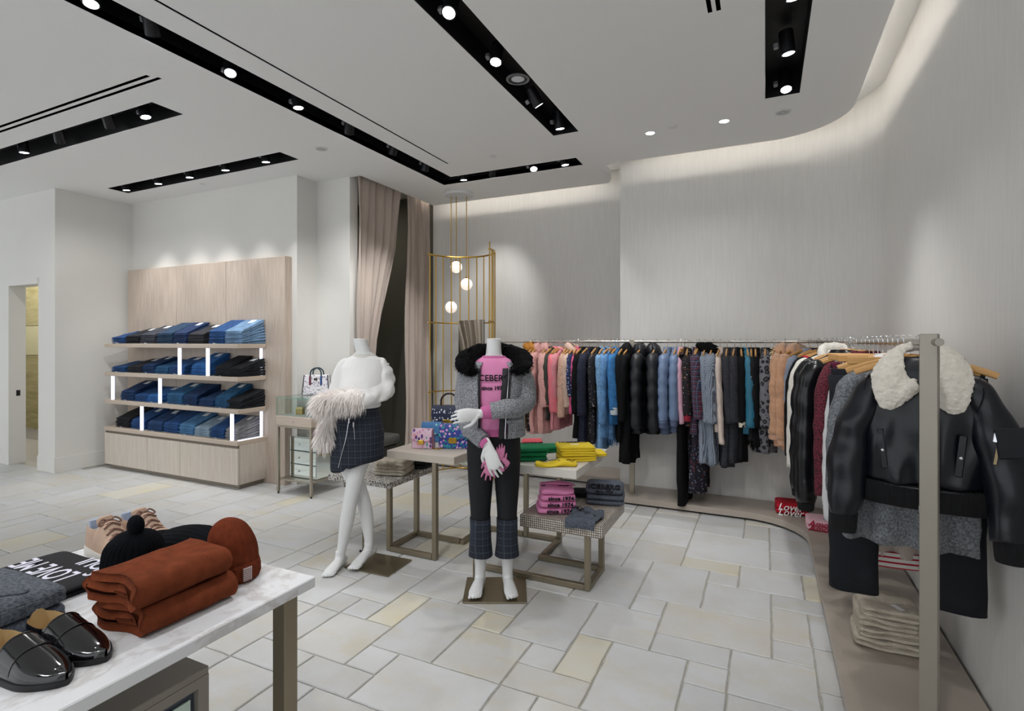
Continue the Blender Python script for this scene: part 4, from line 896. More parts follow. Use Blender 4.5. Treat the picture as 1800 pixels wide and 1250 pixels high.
# --- yellow table (z .72)
Z = .7205
p = at_z(1003, 812, Z)
h = 0
for k, (hh, ly, dx_) in enumerate(((.034, 2, .0), (.032, 2, .004), (.032, 2, -.004))):
    o = fold('folded_sweater', 'yellow sweater, %s of the three-high stack on the laminate table' % ('bottom', 'middle', 'topmost')[k], 'sweater', M_YEL, (p.x+dx_, p.y+.10, Z+h), YAW+.12, .245, .20, hh, ly, 20+k, 'yellow sweaters'); h += hh*.99
text('ICEBERG', .042, M_INK, o, (0, .055, .0352), (0, 0, 0), bold=.001, sx=1.2); ob('neck_label', rbox(-.035, .02, -.03, -.008, .0345, .036, .0004), M_WPRINT, o)
q = at_z(975, 819, Z)
def drape(g): return [Vector((v.x, v.y+.02*math.sin(v.x*18), v.z*(1+.5*math.sin(v.x*38+v.y*20))+.004*math.sin(v.y*60))) for v in g[0]], g[1]
o = fold('folded_sweater', 'yellow sweater lying loosely rumpled in front of the yellow stack', 'sweater', M_YEL, (q.x, q.y+.02, Z), YAW-.08, .27, .13, .022, 1, 31, 'yellow sweaters', .010, mod=drape)
for s in range(3): ob('print_mark', tube(smooth_path([(-.09+.07*s, -.02+.02*(s % 2), .030), (-.06+.07*s, .01, .034), (-.04+.07*s, -.01, .030), (-.02+.07*s, .015, .032)], 4), .0022, 5), M_INK, o)
q = at_z(1050, 803, Z); fold('folded_sweater', 'single yellow sweater at the far right corner of the laminate table', 'sweater', M_YEL, (q.x-.035, q.y+.07, Z), YAW+.1, .13, .17, .022, 2, 33, 'yellow sweaters')
q = at_z(925, 812, Z)
for k in range(3): o = fold('folded_sweater', 'green sweater, %s of the green stack beside the yellow ones' % ('bottom', 'middle', 'topmost')[k], 'sweater', M_GRN, (q.x-.03+.004*k, q.y+.09, Z+k*.030), YAW+.16, .24, .20, .031, 1, 40+k, 'green sweaters')
text('ICEBERG', .04, M_INK, o, (.02, .06, .0335), (0, 0, 0), bold=.001, sx=1.2)
q = at_z(956, 797, Z); fold('folded_sweater', 'green sweater folded behind the green stack', 'sweater', M_GRN, (q.x+.02, q.y+.12, Z), YAW+.3, .17, .16, .04, 2, 44, 'green sweaters')
q = at_z(928, 790, Z); fold('folded_sweater', 'coral sweater peeking out behind the green stack', 'sweater', M_CORAL, (q.x-.02, q.y+.12, Z), YAW, .16, .12, .05, 2, 45)
# --- mosaic table (z .411)
Z = .4115
p = at_z(966, 905, Z)
for k in range(4):
    top = k == 3
    o = fold('folded_tee', 'pink sweatshirt, %s of the pink stack on the mosaic table' % ('bottom', 'second from bottom', 'third from bottom', 'topmost')[k], 'sweatshirt', M_PINK, (p.x+(.0, .006, .01, .006)[k], p.y+.105, Z+k*.0405), YAW+.02, .25-.012*k, .21, .042 if not top else .036, 1, 50+k, 'pink sweatshirts', .003 if not top else .009, crown=.1 if not top else .5)
    if not top: text('since 1974', .034, M_INK, o, (.015, -.1085, .024), (PI/2, 0, 0), bold=.0008, sx=1.1, depth=.003)
    else: text('ICEBERG', .04, M_INK, o, (-.01, -.02, .043), (.12, 0, 0), bold=.001, sx=1.15); 
o2_ = o; ob('loose_sleeve', subd(wobble(stube([(-.08, .03, .045), (0, .0, .055), (.07, .0, .05), (.115, .03, .035)], [(.03, .008), (.035, .012), (.03, .010), (.028, .006)], 10, 3), .004, 20, 4), 1), M_PINK, o2_)
q = at_z(1060, 890, Z)
for k in range(3):
    o = fold('folded_sweater', 'charcoal sweater, %s of the lettered grey stack on the mosaic table' % ('bottom', 'middle', 'topmost')[k], 'sweater', M_CHAR, (q.x-.015+.006*(k % 2), q.y+.10, Z+k*.034), YAW-.22, .255, .20, (.035, .035, .06)[k], (1, 1, 1)[k], 60+k, 'charcoal sweaters', .003, crown=.45 if k == 2 else .1)
text('ICEBERG', .046, M_INK, o, (.0, -.088, .056), (.75, 0, 0), bold=.0012, sx=1.2, depth=.005); text('since 1974', .026, M_INK, o, (.0, -.102, .028), (1.35, 0, 0), bold=.0008, depth=.004)
q = at_z(1014, 878, Z); fold('folded_sweater', 'black folded sweater tucked between the pink and grey stacks', 'sweater', M_BLKK, (q.x+.01, q.y+.12, Z), YAW-.2, .16, .15, .035, 2, 66)
# charcoal sweater hanging over the table edge
q = at_z(1040, 905, Z); V = []; NX, NY = 16, 20
for j in range(NY+1):
    for i in range(NX+1):
        s = j/NY*.235; u = (i/NX-.5)*(.21-.03*j/NY); e = .175
        y = -s if s < e else -e-.020*math.sin(min(1, (s-e)/.03)*PI/2); z = .014+.010*math.sin(i*.9+j*.35)*(1-j/NY)+.006*math.sin(j*.8) if s < e else .012-max(0, (s-e-.012))
        V.append((u+.012*math.sin(j*.25), y+.004*math.sin(i*1.1), z+.012*math.sin(i/NX*PI)*(1-.5*j/NY)))
g = (V, [(j*(NX+1)+i, j*(NX+1)+i+1, (j+1)*(NX+1)+i+1, (j+1)*(NX+1)+i) for j in range(NY) for i in range(NX)])
me = baked(g, [('SOLIDIFY', dict(thickness=.012)), ('SUBSURF', dict(levels=1))], 'd'); finish(me, 180)
o = tag(ob('draped_sweater', me, M_CHAR, loc=(q.x-.03, 3.072+.185, Z+.002), rot=(0, 0, .12)), 'charcoal sweater draped over the front edge of the mosaic table', 'sweater', 'charcoal sweaters')
for s in range(5): ob('print_stroke', tube(smooth_path([(-.03+.02*s, -.05-.012*s, .038), (-.02+.02*s, -.09-.008*s, .036), (-.005+.02*s, -.11-.006*s, .034)], 4), .0032, 5), M_INK, o)
text('ICE', .05, M_INK, o, (-.045, -.035, .040), (.05, 0, -.9), bold=.001)
# --- terrazzo table (z .50)
Z = .5005; q = at_z(682, 836, Z)
for k in range(2):
    o = fold('folded_knit', 'cream chunky knit, %s of the pair on the speckled table' % ('lower', 'upper')[k], 'sweater', M_CREAM, (q.x-.01, q.y+.10, Z+k*.05), .25, .25, .24, .052, 2, 70+k, 'cream knits on the speckled table', .009, crown=.4)
def fr(r): x = r.uniform(-.10, .06); return (x, -.11+r.uniform(-.01, .02), r.uniform(.03, .06)), (r.uniform(-.2, .2), -1, -.8), r.uniform(.04, .07), 1.0
ob('fringe', furstrands(fr, 260, .0022, 3, 5), M_CREAM, o)['kind'] = 'stuff'
q = at_z(735, 826, Z)
fold('folded_knit', 'black folded knit beside the cream ones on the speckled table', 'sweater', M_BLKK, (q.x-.075, q.y+.13, Z), .1, .22, .26, .09, 3, 74)
# --- pink folded top on the mirrored box
fold('folded_tee', 'lilac pink top folded on the mirrored drawer box', 'top', mat('lilac_pink', 'cda3b3', .9), (VX1-.14, VY0+.30, .1502+.4055), .0, .18, .18, .06, 3, 77)
# --- plinth goods (z .07)
Z = .0706; q = at_z(1392, 905, Z)
for k in range(2):
    o = fold('folded_tee', 'red script-lettered sweatshirt, %s of the pair on the plinth' % ('lower', 'upper')[k], 'sweatshirt', M_RED, (q.x, q.y+.09, Z+k*.042), .05, .25, .24, .043, 1, 80+k, 'red sweatshirts', .003)
    text('Lover', .078, M_WPRINT, o, (-.02, -.1215, .022), (PI/2-.25, 0, 0), shear=.35, bold=.0006, sx=1.0, depth=.002)
q = at_z(1432, 932, Z)
for k in range(2):
    o = fold('folded_tee', 'pale pink sweatshirt with red script, %s of the pair on the plinth' % ('lower', 'upper')[k], 'sweatshirt', M_BLUSH, (q.x+.07, q.y+.10, Z+k*.034), .0, .25, .24, .035, 1, 84+k, 'pale pink sweatshirts', .003)
    text('Amour', .066, M_REDP, o, (-.02, -.1215, .018), (PI/2-.25, 0, 0), shear=.35, bold=.0006, depth=.002)
q = at_z(1556, 1147, Z)
for k in range(4): fold('folded_knit', 'cream cable knit, %s of the tall stack on the plinth' % ('bottom', 'second from bottom', 'third from bottom', 'topmost')[k], 'sweater', M_CREAM, (q.x+.015+.01*(k % 2), q.y+.12, Z+k*.050), YAW-.45, .27-.01*k, .25, .052, 2, 90+k, 'cream knits on the plinth', .010, crown=.3)
o = tag(ob('hang_tag', rbox(-.012, .012, -.03, .03, 0, .0015, .0004), M_WPRINT, loc=(q.x+.05, q.y+.02, Z+.207), rot=(0, 0, .5)), 'small white paper tag on the cream knit stack', 'tag')
# ================================================================== HANDBAGS
M_GOLD = mat('gold_clasp', 'cfa848', .25, 1)
P_PINKB = mat('pink_print_leather', 'e3bcd0', .45, pattern=p_cells('e6c3d6', ['5b2f7c', 'd58fb4', 'e9a0a0', '6fa8a4'], 46, .40, (1, 1, .6)))
P_BLUEB = mat('blue_floral_leather', '27408f', .4, pattern=p_cells('26399a', ['2a9c96', 'd99bd0', '1f7f86', 'e6b7dc', '35a0a8'], 52, .46, (1, 1, 1)))
P_NAVYB = mat('navy_white_print', '18223f', .4, pattern=lambda t, v: t.mix(t.math('MULTIPLY', t.math('LESS_THAN', t.n('TexVoronoi', i={'Vector': t.map(v, (1.4, 1.4, .8)), 'Scale': 48.}).outputs['Distance'], .34), t.math('LESS_THAN', t.math('FRACT', t.math('MULTIPLY', t.n('SeparateXYZ', i={0: v}).outputs[2], 15.)), .55)), srgb('1a2545'), srgb('e6eaf2')))
P_SKYB = mat('sky_blue_print', '4f86bd', .4, pattern=p_cells('4b83bb', ['8fd1cf', 'e0a34c', '4b83bb'], 30, .3)); P_DARK = mat('navy_gusset', '1b1f33', .45)
P_TOTE = mat('white_scribble_print', 'e9e7ea', .4, pattern=p_cells('ece9ee', ['b48aa8', '444a63', '8f7a55', 'e2dfe6', '6d6f86'], 46, .36, (1, 1, 1.7)))
def satchel(name, label, loc, rz, w, h, d, body, gus, flap=.62, handle=None, top=None):
    t = thing(name, label, 'handbag', loc, rz, 'handbags on the ash table')
    r = [[(x*w/2*(1-.10*f), y*d/2*(1-.35*f*f), f*h) for x, y in ((-1, -1), (-.3, -1.08), (.3, -1.08), (1, -1), (1.03, 0), (1, 1), (0, 1.05), (-1, 1), (-1.03, 0))] for f in (0, .1, .35, .65, .9, 1)]
    ob('body', baked(loft(r), [('BEVEL', dict(width=.006, segments=2))]), body, t); finish(COL.objects[-1].data, 40)
    for s in (-1, 1): ob('gusset', xf(loft([[(s*(w/2*(1-.10*f)+.0015), y*d/2*(1-.35*f*f)*.92, f*h*.96+.003) for y in (-1, -.4, .4, 1)] for f in (0, .5, 1)], False), Matrix()), gus, t)
    fp = []
    for k in range(7):   # the flap: over the top and down the front
        f = k/6; fp.append((-d/2*(1-.35)+(.0) if k == 1 else (d*.3 if k == 0 else -d/2*(1.09-.35*(1-flap*(k-1)/5)**2)-.004), h+.003 if k < 2 else h-(k-1)/5*flap*h))
    rows = [[(u*w/2*(.93+.05*min(1, k/3)), y, z+(.14*h*(abs(u)**3) if k == 6 else 0)) for u in [i/8-1 for i in range(17)]] for k, (y, z) in enumerate(fp)]
    fo = ob('flap', baked(loft(rows, False), [('SOLIDIFY', dict(thickness=.004, offset=0))]), body, t); finish(fo.data, 50)
    ob('piping', tube([Vector(q)+Vector((0, -.002, 0)) for q in rows[-1]], .0022, 6), gus, fo)
    yc = fp[-1][0]-.006; zc = h*(1-flap)
    c = ob('clasp', rbox(-w*.13, w*.13, yc-.008, yc, zc-h*.14, zc+h*.10, .003), M_GOLD, t); ob('clasp_bar', rbox(-w*.15, w*.15, yc-.011, yc-.008, zc-.006, zc+.004, .001), M_GOLD, c)
    if handle:
        ob('handle', stube([(-w*.24, 0, h), (-w*.235, 0, h+handle*.55), (-w*.12, 0, h+handle*.92), (0, 0, h+handle), (w*.12, 0, h+handle*.92), (w*.235, 0, h+handle*.55), (w*.24, 0, h)], [.008, .008, .008, .008, .008, .008, .008], 10), mat('dark_brown_leather', '2a1a1c', .4), t)
        for s in (-1, 1): ob('handle_ring', mv(ringl([(.006, -.003), (.010, -.003), (.010, .003), (.006, .003)], 14), s*w*.24, 0, h+.008, rx=PI/2), M_GOLD, t)
    return t
Z = .7208
q = at_z(738, 789, Z); t = satchel('pink_satchel', 'small pink floral satchel with gold clasp, nearest on the ash table', (q.x, q.y+.045, Z), YAW-.18, .155, .135, .075, P_PINKB, mat('pink_trim', 'b7708c', .5))
ob('chain', stube([(.08, -.02, .004), (.11, -.045, .004), (.14, -.03, .004), (.15, .0, .004), (.12, .02, .006)], [.004]*5, 6), M_GOLD, t)
q = at_z(792, 789, Z); satchel('blue_satchel', 'royal blue floral satchel with gold clasp beside the pink satchel', (q.x, q.y+.05, Z), YAW-.1, .215, .17, .085, P_BLUEB, P_DARK)
q = at_z(752, 778, Z); satchel('sky_blue_satchel', 'sky blue satchel tucked behind the pink satchel', (q.x, q.y+.06, Z), YAW-.15, .16, .145, .06, P_SKYB, P_DARK)
q = at_z(779, 772, Z); satchel('navy_handbag', 'navy and white printed handbag with brown top handle', (q.x, q.y+.09, Z), YAW-.1, .275, .255, .10, P_NAVYB, P_DARK, .5, .10)
q = at_z(556, 694, .9515)
t = thing('printed_tote', 'white printed tote with two dark handles on the glass vitrine', 'handbag', (q.x-.01, q.y+.02, .9515), YAW+.05)
w, h, d = .27, .20, .11
r = [[(x*w/2*(1-.14*f), y*d/2*(1-.25*f), f*h+.003) for x, y in ((-1, -1), (-.33, -1.02), (.33, -1.02), (1, -1), (1, 0), (1, 1), (0, 1.02), (-1, 1), (-1, 0))] for f in (0, .08, .5, .92, 1)]
ob('body', baked(loft(r), [('BEVEL', dict(width=.004, segments=2))]), P_TOTE, t); finish(COL.objects[-1].data, 40)
for s in (-1, 1):
    for y in (-1, 1): ob('corner_piping', tube([(s*w/2*(1-.14*f), y*d/2*(1-.25*f), f*h+.003) for f in (0, .5, 1)], .0045, 6), P_DARK, t)
    ob('gusset', loft([[(s*(w/2*(1-.14*f)+.001), y*d/2*(1-.25*f)*.9, f*h*.97+.006) for y in (-1, 0, 1)] for f in (0, .5, 1)], False), P_TOTE, t)
    y = s*d/2*.8
    hn = ob('handle', stube([(-.055, y, .12), (-.055, y, .2), (-.045, y*.8, .25), (0, y*.7, .275), (.045, y*.8, .25), (.055, y, .2), (.055, y, .12)], [.007]*7, 10), mat('teal_dark_leather', '17323b', .4), t)
    for k in (-1, 1): ob('handle_tab', rbox(k*.055-.010, k*.055+.010, y*1.12-.003, y*1.12+.003, .10, .19, .002), mat('tab_blue' if k > 0 else 'tab_wine', '1d4d86' if k > 0 else '6d2436', .4), hn)
ob('emblem', rbox(-.018, .018, -d/2*.86-.003, -d/2*.86, .15, .172, .002), mat('gunmetal', '3f4038', .3, .8), t)
# ================================================================== FOREGROUND TABLE GOODS (z .75)
Z = .7505
M_RUST = mat('rust_mohair', '6d3722', .98, spec=.1, vary=(26, .22), bump=('noise', 160, .55))
def spiral(w, h, tk):
    r1 = h/2-tk/2; P = [(-w*.36, h-tk*.5), (-w*.1, h-tk*.45), (w*.2, h-tk*.5), (w/2-r1-tk/2, h-tk/2)]
    P += [(w/2-r1-tk/2+math.cos(a)*r1, h/2+math.sin(a)*r1) for a in [PI/2-PI*k/8 for k in range(1, 9)]]
    P += [(w*.1, tk/2), (-w*.2, tk/2), (-w/2+r1+tk/2, tk/2)]
    P += [(-w/2+r1+tk/2-math.sin(a)*r1*.9, h/2-tk*.35-math.cos(a)*(r1-tk*.3)) for a in [PI*k/8 for k in range(1, 8)]]
    P += [(-w*.12, h*.55), (w*.1, h*.58), (w*.25, h*.5), (w*.2, h*.38), (-w*.02, h*.36)]
    return smooth_path([(p[0], p[1], 0) for p in P], 3)
A = at_z(238, 1135, Z); B = at_z(393, 1067, Z); Cc = at_z(170, 1090, Z)
for k in range(2):
    sp = [(p.x, p.y) for p in spiral(.225, .073, .0205)]
    g = ribbon(sp, .0198, 0, .26, 16)
    g = ([Vector((v[1]*(1-.03*k), v[0]+(.012*math.sin(v[1]*30+k)+.006*math.sin(v[2]*120))*(1-v[0]/.26), v[2])) for v in map(Vector, g[0])], g[1])
    o = ob('folded_sweater', subd(wobble(g, .0035, 20, k+3), 1), M_RUST, loc=((A.x+Cc.x)/2+.004, A.y+.018-.012*k, Z+k*.0735+.001), rot=(0, .02*k, -.03+.05*k))
    tag(o, 'rust orange mohair sweater, %s of the folded pair on the marble table' % ('lower', 'upper')[k], 'sweater', 'rust sweaters')
def beanie(label, loc, r, h, m, cuffh, cuff=True, ribs=26, tilt=(0, 0), squash=1.0, seed=0, ear=False, rz=0):
    t = thing('knit_beanie', label, 'beanie', loc, rz, 'knitted beanies on the marble table'); n = 104
    def ring(rr, z, amp): return [((rr*(1+amp*math.cos(ribs*2*PI*j/n)))*math.cos(2*PI*j/n)+tilt[0]*z*z, (rr*(1+amp*math.cos(ribs*2*PI*j/n)))*squash*math.sin(2*PI*j/n)+tilt[1]*z*z, z) for j in range(n)]
    prof = [(.90*r, .012), (.97*r, .05*h), (1.0*r, .25*h), (1.0*r, .45*h), (.95*r, .62*h), (.84*r, .77*h), (.64*r, .89*h), (.38*r, .97*h), (.12*r, 1.0*h)]
    zz = smooth_vals([p[1] for p in prof], 3); rr = smooth_vals([p[0] for p in prof], 3)
    ob('crown', wobble(loft([ring(a, z, .032) for a, z in zip(rr, zz)]), .006, 16, seed), m, t, 180)
    if cuff: ob('cuff', wobble(loft([ring(a*r, z, .02) for a, z in ((.93, .003), (1.05, .004), (1.10, cuffh*.3), (1.10, cuffh*.75), (1.05, cuffh), (.97, cuffh*1.0))]), .004, 16, seed+3), m, t, 180)
    if ear:
        for s, e in ear: ob('ear', mv(sphere(1, 18, 12), *e, s=s), m, t, 180)
    return t
q = at_z(398, 1022, Z)
o = beanie('rust orange ribbed beanie with turned-up cuff on the marble table', (q.x-.005, q.y+.03, Z), .070, .185, mat('rust_rib', '652f1c', .98, spec=.1, vary=(40, .25), bump=('noise', 200, .6)), .055, tilt=(-.8, 0), seed=2, ribs=22)
ob('stitched_label', mv(rbox(-.014, .014, -.003, .003, -.02, .02, .001), .078, -.012, .03, rz=1.45), mat('label_mauve', '6b4a52', .7, pattern=p_check('d9c9c4', '4a2430', 160)), o)
M_NAVYK = mat('black_navy_rib', '05070c', .95, spec=.15, vary=(30, .3), bump=('noise', 200, .4))
q = at_z(205, 1032, Z)
beanie('black ribbed beanie with small pom ear on the marble table', (q.x, q.y+.045, Z), .083, .165, M_NAVYK, .03, tilt=(.8, 0), seed=5, ribs=30, ear=[((.028, .022, .032), (.035, -.01, .182))])
q = at_z(318, 985, Z)
t = thing('ribbed_hood', 'black ribbed knit hat lying flat behind the rust sweaters', 'hat', (q.x, q.y+.045, Z), YAW-.12, 'knitted beanies on the marble table')
n = 72; rg = []
for i in range(15):
    f = i/14; u = -.145+.30*f; hh = .085*math.sin(PI*min(1, .12+f*.95))**.6+.012; dd = .075*math.sin(PI*min(.97, .2+f*.72))**.6+.02
    rg.append([(u, dd*math.cos(2*PI*j/n)*(1+.03*math.cos(2*PI*24*j/n)), max(.001, hh/2+hh/2*math.sin(2*PI*j/n)*(1+.05*math.cos(2*PI*24*j/n)))) for j in range(n)])
ob('crown', wobble(loft(rg), .004, 14, 8), M_NAVYK, t, 180); ob('ribbed_band', loft([[(-.145+x, d*math.cos(2*PI*j/40)*(1+.02*math.cos(PI*j)), max(.001, .038+.042*s*math.sin(2*PI*j/40))) for j in range(40)] for x, d, s in ((-.02, .05, .75), (-.005, .068, .95), (.03, .077, 1.0), (.034, .07, .95))]), M_NAVYK, t, 180)
# black tee with upside-down lettering
M_TEE = mat('black_tee', '0b0b11', .85, vary=(8, .1)); M_LILP = mat('lilac_white_print', 'd5d3e2', .8)
for k in range(2):
    o = fold('folded_tee', 'black lettered T-shirt, %s of the flat pair on the marble table' % ('lower', 'upper')[k], 'T-shirt', M_TEE, (-2.02, .82, Z+k*.014), 0, .38, .40, .0145, 1, 101+k, 'black T-shirts', .002, crown=.3)
text('LOVE ME', .105, M_LILP, o, (-.03, .08, .0172), (0, 0, PI), bold=.0012, sx=.66, depth=.0006); text('OUI', .075, M_LILP, o, (.06, .172, .0165), (0, 0, PI), bold=.001, depth=.0006, sx=.9); text('S', .075, M_LILP, o, (.13, .135, .0165), (0, 0, PI), bold=.001, depth=.0006)
# grey knits
M_GKNIT = mat('grey_melange_knit', '4a505b', .92, pattern=p_noise('3b404a', '62686f', 130, .36, .64), bump=('wave', 130, .4))
for k in range(2):
    o = fold('folded_sweater', 'charcoal grey knit, %s of the folded pair beside the loafers' % ('lower', 'upper')[k], 'sweater', (M_CHAR if k == 0 else M_GKNIT), (-1.872, .635, Z+k*.038), .05, .34, .34, .039 if k == 0 else .052, 1 if k == 0 else 2, 110+k, 'grey knits', .006, crown=.25)
ob('lapel_fold', subd(stube([(-.12, -.06, .052), (-.02, -.02, .061), (.08, .04, .062), (.13, .09, .056)], [(.02, .006), (.028, .008), (.026, .008), (.014, .004)], 10, 3), 1), M_GKNIT, o)
lb = ob('woven_label', mv(rbox(-.035, .035, -.013, .013, 0, .002, .0005), -.075, .07, .060, rz=.25), M_WPRINT, o); text('E.BY', .02, M_INK, lb, (-.072, .07, .0624), (0, 0, .25), bold=.0006)
# patent loafers
M_PATENT = mat('black_patent', '07070a', .06, coat=.8, bump=('noise', 26, .10)); M_LIN = mat('tan_lining', 'b59a6e', .6); M_SOLE = mat('black_sole', '1a1a1c', .5)
def shoe(name, label, cat_, loc, rz, L, wid, upper, lining, sole, hgt, open0, open1, rim, group, solet=.012, point=.5, laces=None):
    t = thing(name, label, cat_, loc, rz, group); NS, NA = 40, 33; V, Fc, mi = [], [], []
    def half(f):  # plan half width along the shoe, f 0 heel .. 1 toe
        k = .80+.20*math.sin(PI*(f*.9-.12)) if f > .13 else .80
        if f > .66: q = (f-.66)/.34; k *= (1-point)*max(0, 1-q**2.4)**.5+point*(1-q**1.6)
        if f < .13: k *= max(0, 1-((.13-f)/.13)**2.2)**.5
        return wid/2*max(k, .03)
    op = lambda f: open0 < f < open1
    for i in range(NS+1):
        f = .003+i/NS*.994; hw = half(f); x = -L/2+L*f; r, top = rim(f), hgt(f)
        for j in range(NA):
            p = j/(NA-1); a = PI*p; c, s = math.cos(a), math.sin(a)
            if op(f):
                q = min(p, 1-p); sg = 1 if p < .5 else -1
                if q <= .28: k = q/.28; y = hw*(1-.16*k*k); z = r*k**.75
                elif q <= .36: k = (q-.28)/.08; y = hw*(.84-.06*k); z = r+(.014-r)*k
                else: y = hw*.78*(.5-q)/.14; z = .013
                y *= sg
            else: y = hw*math.copysign(abs(c)**.8, c); z = top*abs(s)**.85
            V.append((x, y, solet+z))
    for i in range(NS):
        f0, f1 = .003+i/NS*.994, .003+(i+1)/NS*.994
        for j in range(NA-1):
            a = i*NA+j; Fc.append((a, a+1, a+NA+1, a+NA)); q = min((j+.5)/(NA-1), 1-(j+.5)/(NA-1)); mi.append(1 if (op(f0) or op(f1)) and q > .29 else 0)
    o = ob('upper', (V, Fc), [upper, lining], t, 55); o.data.polygons.foreach_set('material_index', mi)
    poly = [(-L/2+L*f, half(f)*1.04+.0015) for f in [k/36 for k in range(37)]]; poly = poly+[(x, -y) for x, y in poly[::-1]]
    ob('sole', loft([[(x*1.005, y, .0) for x, y in poly], [(x*1.012, y*1.02, solet*.5) for x, y in poly], [(x*1.008, y, solet+.003) for x, y in poly]]), sole, t, 50)
    return t
lo_h = lambda f: .020+.048*max(0, 1-max(0, f-.36)/.55)**1.25+.006*math.sin(PI*f)
lo_r = lambda f: .050+.008*abs(1-f/.2)**2
for k, (heel, toe_) in enumerate((((62, 1128), (168, 1170)), ((-22, 1165), (102, 1214)))):
    a, b = at_z(*heel, Z), at_z(*toe_, Z); c = (a+b)/2; an = math.atan2(b.y-a.y, b.x-a.x)
    t = shoe('patent_loafer', 'black patent leather loafer, the one %s the table edge' % ('farther from' if k == 0 else 'nearer'), 'loafer', (c.x, c.y+.012, Z), an+.05, .262, .098, M_PATENT, M_LIN, M_SOLE, lo_h, .030, .385, lo_r, 'patent loafers', .010, .55)
    def arcs(f, k=1.0, e=.0015):
        h = lo_h(f)+e; hw = .0485; return [(-.131+.262*f, hw*k*math.copysign(abs(math.cos(a))**.8, math.cos(a)), .010+h*abs(math.sin(a))**.85) for a in [PI*(.06+.88*q/16) for q in range(17)]]
    ob('vamp_strap', baked(loft([arcs(f) for f in (.40, .44, .48, .53, .57)], False), [('SOLIDIFY', dict(thickness=.003))]), M_PATENT, t); finish(COL.objects[-1].data, 60)
    ob('stitch_ridge', tube(arcs(.575), .0016, 6), M_PATENT, t); ob('top_line', tube(arcs(.392, .98), .0020, 6), M_PATENT, t)
# sneakers
M_SNK = mat('beige_suede', 'b59a86', .85, vary=(20, .08)); M_SNS = mat('white_rubber', 'd9d4cc', .5); M_SNL = mat('pale_blue_lining', 'a9b3c6', .7); M_LACE = mat('mauve_lace', '7a5c50', .8)
sh = lambda f: .038+.050*math.exp(-((f-.42)/.16)**2)+.006*math.sin(PI*f); sr = lambda f: .070+.014*abs(1-f/.2)**1.5 if f < .2 else .070+.02*(f-.2)
for k, (hx, hy) in enumerate(((-2.185, 1.095), (-2.165, 1.205))):
    t = shoe('lace_up_sneaker', 'beige lace-up sneaker, the one %s the back corner of the marble table' % ('farther from' if k == 0 else 'nearer'), 'sneaker', (hx+.125, hy, Z), -.08 if k == 0 else .05, .255, .098, M_SNK, M_SNL, M_SNS, sh, .035, .33, sr, 'beige sneakers', .026, .15)
    ob('tongue', mv(rbox(-.016, .016, -.022, .022, 0, .05, .006), -.034, 0, .085, ry=-.5), M_SNK, t); ob('heel_tab', mv(rbox(-.005, .005, -.018, .018, 0, .035, .004), -.122, 0, .075, ry=-.12), M_SNL, t)
    for q in range(5):
        xx = -.022+q*.018; zz = .0265+sh((xx+.1275)/.255)+.002
        ob('lace', stube([(xx-.008, -.026, zz-.012), (xx, 0, zz+.002), (xx+.008, .026, zz-.012)], [.0032]*3, 6, 3), M_LACE, t); ob('lace', stube([(xx+.008, -.026, zz-.013), (xx, 0, zz), (xx-.008, .026, zz-.012)], [.0032]*3, 6, 3), M_LACE, t)
    for s in (-1, 1): ob('lace_bow', stube([(-.02, 0, .118), (-.025, s*.02, .128), (-.015, s*.035, .112), (-.012, s*.01, .112)], [.003]*4, 6, 4), M_LACE, t)
# ================================================================== GARMENTS ON THE RAILS
M_HOOK = M_CHROME; M_HWOOD = mat('light_hanger_wood', 'c4955a', .45, pattern=lambda t, v: t.mix(t.noise(t.map(v, (2, 20, 20)), 6, 3), srgb('cda067'), srgb('b58548')))
hp = [(.019*math.cos(a), 0, .019*math.sin(a)-.0045) for a in [math.radians(q) for q in range(-35, 181, 18)]]+[(-.016, 0, -.022), (-.004, 0, -.034), (0, 0, -.05), (0, 0, -.078)]
HK = ob('tmp_hk', tube(hp, .0018, 6), M_HOOK)
HB = ob('tmp_hb', stube([(-.205, 0, -.128), (-.15, 0, -.107), (-.06, 0, -.082), (0, 0, -.072), (.06, 0, -.082), (.15, 0, -.107), (.205, 0, -.128)], [(.0075, .011), (.008, .012), (.008, .014), (.008, .016), (.008, .014), (.008, .012), (.0075, .011)], 8, 3, up=(0, 0, 1)), M_HWOOD)
HC = ob('tmp_hc', rbox(-.19, .19, -.007, .007, -.105, -.073, .003), M_HWOOD)
CL = ob('tmp_cl', cat(rbox(-.012, .012, -.009, .009, -.15, -.125, .002), tube([(0, 0, -.105), (0, 0, -.13)], .003, 6)), M_CHROME)
proto_hide(HK, HB, HC, CL)
def rail_at(kind, v, dy=-.24):
    """-> (x, y, angle): kind 'b' back rail by sleeve pixel, 'c' curve by degrees, 'r' right rail by room depth"""
    if kind == 'b': return (at_y(v, 700, RY+dy).x, RY, PI/2)
    if kind == 'c': a = math.radians(v); return (RX-.5+.5*math.cos(a), RY-.5+.5*math.sin(a), a)
    return (RX, v, 0.0)
def hanger(pos, rz, short, clip=False):
    t = thing('clip_hanger' if clip else 'wooden_hanger', ('light wooden clip hanger holding the ' if clip else 'light wooden hanger holding the ')+short, 'hanger', pos, rz, 'hangers on the clothes rail')
    c = dup(HK, t); c.name = 'hook'; c = dup(HC if clip else HB, t); c.name = 'bar'
    if clip:
        for s in (-1, 1): c = dup(CL, t); c.name = 'clip'; c.location = (s*.13, 0, 0)
    return t
def interp(tab, z):
    for (a, b) in zip(tab, tab[1:]):
        if a[0] >= z >= b[0]: k = (a[0]-z)/max(1e-6, a[0]-b[0]); return [p+(q-p)*k for p, q in zip(a[1:], b[1:])]
    return list(tab[-1][1:]) if z < tab[-1][0] else list(tab[0][1:])
